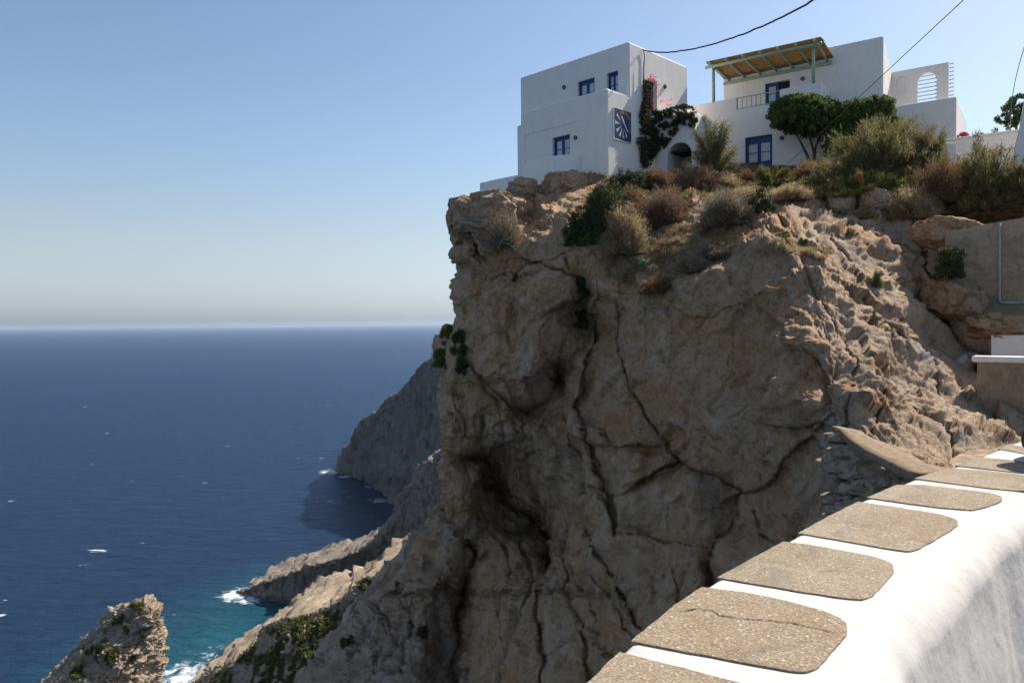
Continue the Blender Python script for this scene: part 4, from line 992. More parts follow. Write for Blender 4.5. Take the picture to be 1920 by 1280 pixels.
# railing
rl = empty('railing', P1.P(ra, rz0)); 
tag(rl, 'pale green metal balcony railing set in the gap of the white parapet', 'railing')
rl.matrix_world = P1.mat()
bm = bmesh.new(); add_box(bm, ra, rb_, 0.07, 0.12, rz1 - 0.05, rz1, 0.006, 1); bm_obj('top_rail', bm, M['green'], rl)
bm = bmesh.new(); add_box(bm, ra, rb_, 0.07, 0.11, rz0 + 0.04, rz0 + 0.08, 0.006, 1); bm_obj('bottom_rail', bm, M['green'], rl)
mb = None
for i in range(10):
    u_ = ra + 0.03 + (rb_ - ra - 0.06) * i / 9
    if mb is None:
        bm = bmesh.new(); add_box(bm, -0.018, 0.018, 0.075, 0.111, rz0 - 0.03, rz1 - 0.052, 0, 1); o = bm_obj('baluster', bm, M['green'], rl); mb = o.data
    else: o = link('baluster', mb, None, rl)
    o.location = (u_, 0, 0)
# pergola
pg = empty('pergola', (0, 0, 0)); pg.matrix_world = P1.mat()
tag(pg, 'pale green wooden pergola with reed mat roof over the upper terrace', 'pergola')
ua, ub2 = P1.hit(1324, 127)[0], P1.hit(1541, 86)[0]; zf = P1.hit(1430, 106)[1]
zbk = P2l.hit(1450, 140)[1]
print('pergola', ua, ub2, zf, zbk)
oa = 0.12
bm = bmesh.new(); add_tube(bm, [(ua, -oa + 0.02, zf), ((ua + ub2) / 2, -oa + 0.02, zf + 0.03), (ub2 + 0.02, -oa + 0.02, zf)], [0.085, 0.09, 0.085], 10); bm_obj('front_beam', bm, M['green'], pg, True)
u_b0, u_b1 = P2l.hit(1357, 156)[0], P2l.hit(1561, 119)[0]
bm = bmesh.new(); add_box(bm, u_b0, u_b1, setb - 0.13, setb - 0.01, zbk - 0.08, zbk + 0.08, 0.02, 2); bm_obj('back_beam', bm, M['green'], pg)
for px_ in (1337, 1524.5):
    u_ = P1.hit(px_, 150)[0]
    bm = bmesh.new(); add_tube(bm, [(u_, 0.08, zT - 0.02), (u_, 0.06, zf - 0.07)], [0.09, 0.08], 10); bm_obj('post', bm, M['green'], pg, True)
nr_ = 7
for i in range(nr_):
    t_ = i / (nr_ - 1); uf = ua + 0.32 + (ub2 - ua - 0.62) * t_; ubk = u_b0 + 0.35 + (u_b1 - u_b0 - 0.6) * t_
    bm = bmesh.new(); add_tube(bm, [(uf, -oa - 0.25, zf + 0.155 + 0.01 * (i % 2)), (ubk, setb - 0.02, zbk + 0.155)], [0.075, 0.06], 8); bm_obj('rafter', bm, M['green'], pg, True)
# reed mat: separate canes joined, as one rolled-out mat
bm = bmesh.new(); nC = 44
for i in range(nC):
    t_ = (i + 0.5) / nC
    y_ = -oa - 0.18 + (setb + oa + 0.1) * t_; z_ = zf + 0.26 + (zbk - zf) * t_ + 0.008 * math.sin(i * 2.3)
    e0 = ua + 0.1 + (u_b0 - ua) * t_ + random.uniform(-.04, .04); e1 = ub2 + 0.05 + (u_b1 - ub2) * t_ + random.uniform(-.04, .04)
    add_box(bm, e0, e1, y_ - 0.027, y_ + 0.027, z_ - 0.018, z_ + 0.018, 0, 1)
o = bm_obj('reed_mat', bm, M['reed'], pg); o['kind'] = 'stuff'
# arch wall and louvres
o3 = P2l.P(uR, 0, -2.7); P3 = Plane((o3.x, o3.y), fdir)
uE = P3.hit(1778.5, 150)[0]; zA_ = P3.hit(1725, 126)[1]
ax0, ax1, _, _ = P3.rect(1720, 1756, 140, 185); azt = P3.hit(1738, 136)[1]; azb = P3.hit(1738, 192)[1]
def arch_cut(pl, u0, u1, zb_, zt_, y0, y1):
    r = (u1 - u0) / 2; c_ = (u0 + u1) / 2; pts = [(u0, zb_), (u1, zb_)]
    for k in range(17):
        a = math.pi * k / 16; pts.append((c_ + r * math.cos(a), zt_ - r + r * math.sin(a)))
    bm = bmesh.new(); f_ = [bm.verts.new((p[0], y0, p[1])) for p in pts]; g_ = [bm.verts.new((p[0], y1, p[1])) for p in pts]
    bm.faces.new(f_); bm.faces.new(g_[::-1]); n_ = len(pts)
    for i in range(n_): bm.faces.new((f_[i], g_[i], g_[(i + 1) % n_], f_[(i + 1) % n_]))
    o = bm_obj('tmp', bm); o.data.transform(pl.mat()); o.data.update(); return o
nx0, nx1, _, _ = P3.rect(1681, 1699, 145, 172); nzt, nzb = P3.hit(1690, 143)[1], P3.hit(1690, 175)[1]
aw = solid('arch_wall', [(-0.05, uE, 0, 0.25, zLow - 1.2, zA_, P3.mat())],
           [('obj', arch_cut(P3, ax0, ax1, azb - 1.0, azt, -0.2, 0.5)), ('obj', arch_cut(P3, nx0, nx1, nzb, nzt, -0.2, 0.12))], M['white'], None, 0.04)
tag(aw, 'thin white roof terrace wall with an arched opening and a small niche', 'wall')
lv = empty('louvre_screen', (0, 0, 0)); lv.matrix_world = P3.mat(-1.1)
tag(lv, 'blue grey slatted sunshade behind the arched terrace wall', 'sunshade')
P4o = P3.P(0, 0, -1.1); P4 = Plane((P4o.x, P4o.y), fdir)
l0, l1 = P4.hit(1712, 150)[0], P4.hit(1789, 150)[0]; zlt, zlb = P4.hit(1785, 119)[1], P4.hit(1785, 178)[1]
for i in range(9):
    z_ = zlb + (zlt - zlb) * i / 8
    bm = bmesh.new(); add_box(bm, l0, l1, -0.1, 0.1, -0.02, 0.02, 0.004, 1, Matrix.Translation((0, 0, z_)) @ Matrix.Rotation(math.radians(28), 4, 'X')); bm_obj('slat', bm, M['slat'], lv)
for u_ in (l0 + 0.1, l1 - 0.8):
    bm = bmesh.new(); add_box(bm, u_ - 0.04, u_ + 0.04, 0.13, 0.2, zLow - 1.0, zlt + 0.1, 0.004, 1); bm_obj('post', bm, M['slat'], lv)

# porch with an archway between the two houses
uP = RF.hit(1228, 280)[0]
pO = RF.P(uP, 0)
P5 = Plane((pO.x, pO.y), fdir)
uP1 = P5.hit(1303, 260)[0]; zP = P5.hit(1270, 214)[1]
pa0, pa1 = P5.hit(1251, 285)[0], P5.hit(1297, 285)[0]; pzt = P5.hit(1275, 267)[1]
porch = solid('porch', [(0.0, uP1, 0.0, 2.4, zg2, zP, P5.mat())],
              [('obj', arch_cut(P5, pa0, pa1, zg2 - 0.5, pzt, -0.3, 1.9))], M['white'], None, 0.07)
tag(porch, 'white archway between the two houses under the flowering vine', 'archway')
for k in range(6):
    bm = bmesh.new(); add_box(bm, pa0 + 0.05, pa1 - 0.02, 0.3 + k * 0.26, 0.38 + k * 0.26, pzt - 0.42, pzt - 0.30, 0.01, 1); o = bm_obj('beam', bm, M['beam'], porch); o.matrix_world = P5.mat()

# white garden walls to the far right
def wallbox(name, p0, p1, z0, z1, thick, mat, bev=0.03, cap=None, parent=None):
    v0 = Vector((p0[0], p0[1], 0)); v1 = Vector((p1[0], p1[1], 0)); d = v1 - v0; L_ = d.length; rz = math.atan2(d.y, d.x)
    bm = bmesh.new(); add_box(bm, 0, L_, 0, thick, z0, z1, bev, 3)
    o = bm_obj(name, bm, mat, parent, bev > 0.05); o.matrix_world = Matrix.Translation(v0) @ Matrix.Rotation(rz, 4, 'Z')
    if cap:
        bm = bmesh.new(); add_box(bm, -0.05, L_ + 0.05, -0.05, thick + 0.05, z1 + 0.002, z1 + cap, 0.02, 2); bm_obj('cap', bm, M['white'], o)
    return o
q0 = at(1772, 265, 33.5); q1 = at(1990, 258, 31)
o = wallbox('garden_wall', q0, q1, 5.5, q0[2], 0.3, M['white'], 0.03, 0.09); tag(o, 'upper white garden wall with a bright cap right of the long house', 'wall')
q0 = at(1797, 292, 31.8); q1 = at(1990, 283, 29.5)
o = wallbox('garden_wall', q0, q1, 4.5, q0[2], 0.3, M['white'], 0.03, 0.07); tag(o, 'lower white terrace wall behind the spiky olive shrub', 'wall')
q0 = at(1775, 268, 31.0)
bm = bmesh.new(); add_box(bm, q0[0], q0[0] + 0.42, q0[1], q0[1] + 0.3, 4.5, q0[2], 0.03, 3); o = bm_obj('wall_pier', bm, M['white'])
tag(o, 'white square wall pier at the left end of the garden walls', 'pier')
bm = bmesh.new(); add_box(bm, q0[0] - 0.03, q0[0] + 0.45, q0[1] - 0.03, q0[1] + 0.33, at(1785, 290, 31)[2], at(1785, 290, 31)[2] + 0.06, 0.01, 1); bm_obj('ledge', bm, M['white'], o)
# curved white chimney-like wall at the right edge
bm = bmesh.new(); prof = [(1909, 256), (1913, 240), (1917, 215), (1921, 190), (1928, 165), (1990, 160), (1990, 345), (1902, 345), (1904, 275)]
fv = [bm.verts.new(at(x, y, 29)) for x, y in prof]; bv = [bm.verts.new(Vector(at(x, y, 29)) + Vector((0.15, 0.3, 0))) for x, y in prof]
bm.faces.new(fv); bm.faces.new(bv[::-1])
for i in range(len(prof)): bm.faces.new((fv[i], bv[i], bv[(i + 1) % len(prof)], fv[(i + 1) % len(prof)]))
o = bm_obj('curved_wall', bm, M['white']); tag(o, 'white wall with a concave sloping edge at the right border', 'wall')

# concrete retaining wall with pipe
c0 = at(1772, 500, 24.2); c1 = at(1990, 500, 22.6)
d_ = np.array([c1[0] - c0[0], c1[1] - c0[1]]); PC = Plane((c0[0], c0[1]), d_)
bm = bmesh.new(); nseg = 16
top = [PC.hit(x, y) for x, y in ((1772, 432), (1800, 430), (1850, 420), (1900, 411), (1960, 402), (1990, 398))]
bot = [PC.hit(x, y) for x, y in ((1772, 590), (1800, 600), (1850, 630), (1900, 650), (1960, 660), (1990, 665))]
fv = [bm.verts.new((u_, 0, z_)) for u_, z_ in top + bot[::-1]]; bv = [bm.verts.new((u_, 0.35, z_)) for u_, z_ in top + bot[::-1]]
bm.faces.new(fv); bm.faces.new(bv[::-1])
for i in range(len(fv)): bm.faces.new((fv[i], bv[i], bv[(i + 1) % len(fv)], fv[(i + 1) % len(fv)]))
o = bm_obj('retaining_wall', bm, M['concrete']); o.matrix_world = PC.mat()
tag(o, 'brown concrete retaining wall at the right edge under the shrubs', 'wall')
pu, pz0 = PC.hit(1875, 420); _, pz1 = PC.hit(1874, 568); pu2, _ = PC.hit(1960, 570)
bm = bmesh.new(); add_tube(bm, [(pu, -0.06, pz0 + 0.02), (pu, -0.06, pz1 + 0.1), (pu + 0.03, -0.06, pz1 + 0.03), (pu + 0.1, -0.06, pz1), (pu2 + 0.5, -0.06, pz1 - 0.02)], 0.038, 8); bm_obj('pipe', bm, M['pipe'], o, True)
for zz in (0.35, 1.5):
    bm = bmesh.new(); add_box(bm, pu - 0.06, pu + 0.06, -0.105, 0.0, pz0 - zz - 0.012, pz0 - zz + 0.012, 0.004, 1); bm_obj("pipe_bracket", bm, M["pipe"], o)
# white walls near the street at right
w0 = at(1832, 679, 19.8); w1 = at(1995, 680, 18.6)
o = wallbox('street_wall', w0, w1, -3.2, w0[2] - 0.0, 0.3, M['concrete'], 0.02); tag(o, 'brown street wall with a white rounded cap at the right edge', 'wall')
bm = bmesh.new(); L_ = (Vector(w1) - Vector(w0)).length + 0.3; add_box(bm, -0.12, L_, -0.08, 0.36, w0[2] + 0.002, w0[2] + 0.17, 0.06, 4); bm_obj('cap', bm, M['white'], o, True)
w0 = at(1858, 628, 22.2); w1 = at(1995, 628, 21.2)
o = wallbox('street_wall', w0, w1, -1.6, w0[2], 0.3, M['white'], 0.03); tag(o, 'plain white wall behind the white capped street wall', 'wall')

# ------------------------------------------------------------------ parapet in the foreground
ZP = -0.70
def pp(px, py): return at_z(px, py, ZP)
out_edge = [pp(*q) for q in ((960, 1420), (1100, 1283), (1172, 1208), (1250, 1143), (1322, 1095), (1400, 1052), (1480, 1010), (1545, 972), (1610, 940), (1690, 905), (1745, 888), (1795, 873), (1845, 852), (1905, 828))]
out_edge = np.array(out_edge)
d_end = out_edge[-1] - out_edge[-3]; out_edge = np.vstack([out_edge, out_edge[-1] + d_end * 1.2, out_edge[-1] + d_end * 4])
# resample
seg = np.linalg.norm(np.diff(out_edge, axis=0), axis=1); S = np.concatenate([[0], np.cumsum(seg)])
NS = 260; ss = np.linspace(0, S[-1], NS); E = np.stack([np.interp(ss, S, out_edge[:, k]) for k in range(3)], 1)
ker = np.ones(13) / 13
Es = np.stack([np.convolve(np.pad(E[:, k], 6, mode='reflect', reflect_type='odd'), ker, 'valid') for k in range(3)], 1)
T = np.gradient(Es, axis=0); T /= np.linalg.norm(T, axis=1)[:, None]; NN = np.stack([T[:, 1], -T[:, 0], T[:, 2] * 0], 1)
WID = 0.50
wob = 0.012 * fbm(Es * 3.1, 3); wob2 = 0.014 * fbm(Es * 2.3 + 9, 3)
prof = [(-0.02, -2.6), (-0.02, -1.2), (-0.01, -0.5), (0.0, -0.25), (0.0, -0.03), (0.004, -0.012), (0.012, -0.003), (0.022, 0.0)]
for k in range(12): prof.append((0.035 + (WID - 0.175) * k / 11, 0.0))
for k in range(1, 13):
    a = math.pi / 2 * k / 12; prof.append((WID - 0.14 + 0.14 * math.sin(a), -0.11 * (1 - math.cos(a))))
prof += [(WID + 0.004 + 0.01 * k, -0.11 - 0.07 * k) for k in range(1, 13)]
nP = len(prof); V = np.zeros((NS, nP, 3))
for j, (w_, z_) in enumerate(prof):
    sc_ = wob * 0.4 if w_ < 0.1 else wob2
    V[:, j] = Es + NN * (w_ + sc_)[:, None] + np.array([0, 0, z_])
Vf = V.reshape(-1, 3); nz = 0.009 * fbm(Vf * 5, 4) + 0.003 * fbm(Vf * 30, 2)
on_top = np.tile(np.array([1.0 if z_ > -0.002 else 0.0 for _, z_ in prof]), NS)
nz = 0.007 * fbm(Vf * 5, 2)
Vf = Vf + np.repeat(NN, nP, 0) * (nz * (1 - on_top))[:, None]; Vf[:, 2] += on_top * 0.12 * nz
idx = np.arange(NS * nP).reshape(NS, nP)
Fp = np.stack([idx[:-1, :-1].ravel(), idx[1:, :-1].ravel(), idx[1:, 1:].ravel(), idx[:-1, 1:].ravel()], 1)[:, ::-1]
par = link('parapet', np_mesh('parapet', Vf, Fp, True), M['parapet'])
tag(par, 'thick whitewashed parapet in the foreground topped with brown slabs', 'parapet')
def topz(x, y):
    d = (Vf[:, 0] - x) ** 2 + (Vf[:, 1] - y) ** 2 + (1 - on_top) * 10
    return Vf[np.argmin(d), 2]
# slabs: traced corners (outer near, outer far, inner far, inner near)
SL = [[(960, 1420), (1100, 1290), (1170, 1234), (1185, 1231), (1271, 1253), (1373, 1279), (1470, 1306), (1530, 1335), (1500, 1380), (1420, 1420)],
      [(1188, 1200), (1250, 1147), (1314, 1108), (1331, 1103), (1416, 1115), (1527, 1142), (1570, 1158), (1586, 1170), (1591, 1183), (1582, 1200), (1561, 1224), (1540, 1249), (1522, 1260), (1497, 1263), (1416, 1249), (1271, 1215), (1215, 1201)],
      [(1350, 1086), (1480, 1018), (1506, 1021), (1634, 1044), (1664, 1054), (1677, 1064), (1675, 1076), (1651, 1104), (1632, 1121), (1608, 1129), (1527, 1112), (1399, 1089), (1373, 1085)],
      [(1516, 1002), (1560, 970), (1609, 948), (1630, 947), (1752, 963), (1784, 971), (1799, 981), (1792, 990), (1777, 999), (1735, 1024), (1714, 1035), (1693, 1035)],
      [(1642, 935), (1676, 909), (1735, 911), (1850, 924), (1874, 930), (1882, 937), (1870, 945), (1832, 957), (1815, 958), (1744, 951)],
      [(1705, 898), (1777, 878), (1850, 883), (1920, 892), (1965, 897), (1978, 903), (1970, 912), (1940, 921), (1887, 921), (1800, 909)],
      [(1786, 874), (1832, 857), (1920, 866), (1990, 874), (2006, 880), (1995, 889), (1960, 892), (1900, 886)],
      [(1879, 843), (1891, 835), (1920, 838), (2000, 846), (2026, 851), (2012, 858), (1980, 860), (1930, 853)]]
def ragged(poly, amp, step):
    out = []; n_ = len(poly)
    for i in range(n_):
        a, b_ = np.array(poly[i]), np.array(poly[(i + 1) % n_]); L_ = np.linalg.norm(b_ - a); m = max(1, int(L_ / step))
        for k in range(m): out.append(a + (b_ - a) * k / m)
    out = np.array(out); q = np.hstack([out, out[:, :1] * 0])
    return out + amp * np.stack([fbm(q * 14, 3), fbm(q * 14 + 40, 3)], 1)
for si, poly in enumerate(SL):
    W2 = [pp(*q)[:2] for q in poly]
    W3 = []
    for q in W2:
        i_ = int(np.argmin(((Es[:, :2] - q) ** 2).sum(1))); w_ = float((q - Es[i_, :2]) @ NN[i_, :2])
        W3.append(Es[i_, :2] + NN[i_, :2] * 0.003 if w_ < 0.05 else q)
    pts_ = sorted((float(q[0]), float(q[1])) for q in W3); hull = []
    for seq in (pts_, pts_[::-1]):
        ch_ = []
        for q in seq:
            while len(ch_) > 1 and (ch_[-1][0] - ch_[-2][0]) * (q[1] - ch_[-2][1]) - (ch_[-1][1] - ch_[-2][1]) * (q[0] - ch_[-2][0]) <= 1e-9: ch_.pop()
            ch_.append(q)
        hull += ch_[:-1]
    W3 = [np.array(q) for q in hull]
    for _ in range(2):      # round the trowelled corners
        Wn = []
        for a, b_, c_ in zip(W3[-1:] + W3[:-1], W3, W3[1:] + W3[:1]):
            i_ = int(np.argmin(((Es[:, :2] - b_) ** 2).sum(1))); w_ = float((b_ - Es[i_, :2]) @ NN[i_, :2])
            Wn += [b_] if w_ < 0.10 else [b_ * 0.75 + a * 0.25, b_ * 0.75 + c_ * 0.25]
        W3 = Wn
    W2 = ragged(W3, 0.0030, 0.010)
    bm = bmesh.new(); zt_ = ZP + 0.0045
    tv = [bm.verts.new((x, y, zt_)) for x, y in W2]
    f = bm.faces.new(tv)
    if f.normal.z < 0: f.normal_flip()
    r = bmesh.ops.extrude_face_region(bm, geom=[f]); newv = [e for e in r['geom'] if isinstance(e, bmesh.types.BMVert)]
    for v in newv: v.co.z = ZP - 0.03
    o = bm_obj('slab', bm, M['aggregate'], par)
    o['label'] = 'brown exposed aggregate slab set in the parapet top'
    if si == 1: o['label'] = 'brown slab with a thin crack across it'
# cracks across slabs: thin dark ribbon laid just above the slab top
def crack_line(pix, w):
    pts = [pp(*q) for q in pix]; bm = bmesh.new(); P_ = []
    for i in range(len(pts) - 1):
        for k in range(8): P_.append(pts[i] + (pts[i + 1] - pts[i]) * k / 8)
    P_ = np.array(P_); P_[:, :2] += 0.003 * np.stack([fbm(P_ * 40, 3), fbm(P_ * 40 + 9, 3)], 1)
    l_, r_ = [], []
    for i, p in enumerate(P_):
        t_ = P_[min(i + 1, len(P_) - 1)] - P_[max(i - 1, 0)]; t_ = t_ / (np.linalg.norm(t_) + 1e-9); n_ = np.array([-t_[1], t_[0], 0])
        ww = w * (0.35 + abs(float(fbm((p * 60)[None], 2)[0])) * 1.6)
        l_.append(bm.verts.new(tuple(p + n_ * ww + np.array([0, 0, 0.0065])))); r_.append(bm.verts.new(tuple(p - n_ * ww + np.array([0, 0, 0.0065]))))
    for i in range(len(P_) - 1): bm.faces.new((l_[i], l_[i + 1], r_[i + 1], r_[i]))
    return bm_obj('crack', bm, M['dark'], par)
crack_line([(1275, 1150), (1305, 1145), (1335, 1148), (1350, 1158), (1390, 1163), (1440, 1167), (1485, 1172), (1530, 1182), (1572, 1192)], 0.0022)
crack_line([(1690, 907), (1740, 908), (1800, 914), (1860, 922), (1915, 930)], 0.0025)

# dry stone wall with sloping concrete cap
dsw = empty('dry_stone_wall', at(1660, 900, 9.5))
tag(dsw, 'short dry stone wall with a sloping brown concrete cap beside the parapet', 'stone wall')
inv = Vector(at(1660, 900, 9.5))
def capP(px, py, Y): return Vector(at(px, py, Y)) - inv
capt = [(1562, 797, 12.2), (1600, 803, 11.9), (1640, 822, 11.0), (1690, 845, 10.0), (1740, 868, 8.9), (1782, 880, 8.2), (1772, 893, 7.5), (1700, 884, 8.0), (1640, 852, 9.3), (1600, 828, 10.4), (1575, 806, 11.6)]
bm = bmesh.new(); tv = [bm.verts.new(capP(*q)) for q in capt]; bm.faces.new(tv)
r = bmesh.ops.extrude_face_region(bm, geom=bm.faces[:]); 
for v in [e for e in r['geom'] if isinstance(e, bmesh.types.BMVert)]: v.co.z -= 0.10
bmesh.ops.triangulate(bm, faces=[f for f in bm.faces if len(f.verts) > 4])
bmesh.ops.subdivide_edges(bm, edges=bm.edges[:], cuts=2, use_grid_fill=True)
for v in bm.verts: v.co += Vector([0.03 * float(pnoise(np.array([[v.co.x * 3 + k * 7, v.co.y * 3, v.co.z * 3]]))[0]) for k in range(3)])
M['cap'] = simple('earthy_cap', (0.24, 0.175, 0.115), 0.95, 0.25, 12, 0.6, 0.1, 0.02)
bm_obj('cap', bm, M['cap'], dsw, True)
# stones in rough courses on the face below the cap
proto_st = []
for k in range(8):
    bm = bmesh.new(); bmesh.ops.create_icosphere(bm, subdivisions=3, radius=1.0)
    Vv = np.array([v.co[:] for v in bm.verts]); Vv = np.sign(Vv) * np.abs(Vv) ** 0.62; Vv *= (1 + 0.12 * fbm(Vv * 1.3 + k * 11, 3) + facets(Vv * 1.1 + k * 7, 0.22) + facets(Vv * 2.6 + k * 5, 0.08))[:, None]
    for v, c_ in zip(bm.verts, Vv): v.co = c_
    me = bpy.data.meshes.new('stone'); bm.to_mesh(me); bm.free(); me.materials.append(M['stone']); proto_st.append(me)
rnd = random.Random(5)
# face plane: from (1578,860) deep to (1770,895) near
for row in range(11):
    t_ = -0.02
    while t_ < 1.0:
        w_ = rnd.choice((0.07, 0.10, 0.13, 0.17)) * rnd.uniform(0.9, 1.1)
        px_ = 1578 + (1765 - 1578) * t_; Y_ = 11.7 + (7.8 - 11.7) * t_
        ytop = np.interp(px_, [1578, 1600, 1640, 1700, 1765], [806, 834, 862, 893, 905])
        zt_ = at(px_, ytop, Y_)[2]
        zz = zt_ - 0.13 - row * 0.165
        p = at(px_, 800, Y_); p = Vector((p[0], p[1], zz))
        o = link('stone', proto_st[rnd.randrange(8)], None, dsw)
        o.location = p - inv + Vector((rnd.uniform(-.03, .03), rnd.uniform(-.04, .04) + 0.14, rnd.uniform(-.02, .02)))
        o.scale = (w_ * 1.55, 0.16, 0.083 * rnd.uniform(0.85, 1.12)); o.rotation_euler = (rnd.uniform(-.15, .15), rnd.uniform(-.22, .22), math.radians(-60) + rnd.uniform(-.2, .2))
        t_ += w_ * 0.95 / 1.05
        if row > 0 and rnd.random() < 0.03: t_ += 0.02
# near-black core behind the stones
bm = bmesh.new(); fa = []; 
for t_ in np.linspace(0, 1, 8):
    px_ = 1582 + (1765 - 1582) * t_; Y_ = 11.9 + (8.0 - 11.9) * t_; ytop = np.interp(px_, [1578, 1600, 1640, 1700, 1765], [808, 836, 864, 894, 906])
    p = Vector(at(px_, ytop, Y_)) + Vector((0.1, 0.2, -0.04)); fa.append((bm.verts.new(p - inv), bm.verts.new(p - inv - Vector((0, 0, 2.2))), bm.verts.new(p - inv + Vector((0.5, 0.5, 0)))))
for i in range(7):
    bm.faces.new((fa[i][0], fa[i][1], fa[i + 1][1], fa[i + 1][0])); bm.faces.new((fa[i][0], fa[i + 1][0], fa[i + 1][2], fa[i][2]))
bm_obj('core', bm, M['dark'], dsw)

# path outside the parapet and the street on the camera's side
bm = bmesh.new()
pa = [at_z(x, y, -1.60) for x, y in ((1780, 862), (1800, 850), (1835, 842), (1880, 838), (1990, 838), (2100, 845), (2100, 905), (1990, 900), (1850, 893), (1790, 880))]
bm.faces.new([bm.verts.new(p) for p in pa])
M['earth'] = simple('brown_earth', (0.30, 0.215, 0.145), 0.95, 0.35, 6, 0.6, 0.1, 0.05)
tag(bm_obj('path', bm, M['earth']), 'strip of brown earth between the rock and the parapet', kind='structure')
bm = bmesh.new()
pts = [Es[i] + NN[i] * (WID + 0.02) for i in range(0, NS, 8)]
va = [bm.verts.new((p[0], p[1], -1.62)) for p in pts]; vb = [bm.verts.new((p[0] + 9, p[1] - 7, -1.62)) for p in pts]
for i in range(len(va) - 1): bm.faces.new((va[i], va[i + 1], vb[i + 1], vb[i]))
tag(bm_obj('street', bm, M['street']), 'pale concrete lane behind the parapet', kind='structure')

# ------------------------------------------------------------------ vegetation
def unit(n, rs):
    v = rs.normal(size=(n, 3)); return v / np.linalg.norm(v, axis=1)[:, None]
def blades(base, dirs, length, width, rs, bend=0.0):
    """thin tapering blades as triangles"""
    n = len(base); side = np.cross(dirs, unit(n, rs)); side /= np.linalg.norm(side, axis=1)[:, None] + 1e-9
    length = np.asarray(length).reshape(-1, 1); width = np.asarray(width).reshape(-1, 1)
    tip = base + dirs * length + np.array([0, 0, -1.0]) * bend * length
    V = np.stack([base - side * width / 2, base + side * width / 2, tip], 1).reshape(-1, 3)
    return V, np.arange(3 * n).reshape(n, 3)
def leaves(c, size, rs, up=0.0):
    n = len(c); a = unit(n, rs); a[:, 2] += up; a /= np.linalg.norm(a, axis=1)[:, None]
    b_ = np.cross(a, unit(n, rs)); b_ /= np.linalg.norm(b_, axis=1)[:, None] + 1e-9
    s = (size * rs.uniform(0.6, 1.3, n)).reshape(-1, 1)
    V = np.stack([c - a * s, c + b_ * s * 0.45, c + a * s, c - b_ * s * 0.45], 1).reshape(-1, 3)
    return V, np.arange(4 * n).reshape(n, 4)
def tris(*VF):
    Vs, Fs, o = [], [], 0
    for V, Fc in VF:
        if Fc.shape[1] == 4: Fc = np.concatenate([Fc[:, [0, 1, 2]], Fc[:, [0, 2, 3]]])
        Vs.append(V); Fs.append(Fc + o); o += len(V)
    return np.concatenate(Vs), np.concatenate(Fs)
def dome_dirs(n, rs, low=-0.1):
    d = unit(n * 3, rs); d = d[d[:, 2] > low][:n]; return d
def lump(d, seed, amp=0.22, f=2.2): return 1 + amp * fbm(d * f + seed * 5.1, 2)
def put(name, loc, label, cat, group=None):
    o = empty(name, loc); tag(o, label, cat, group); return o
def scale_px(px, py, p): return p[1] / F_PX
BUSHN = [0]
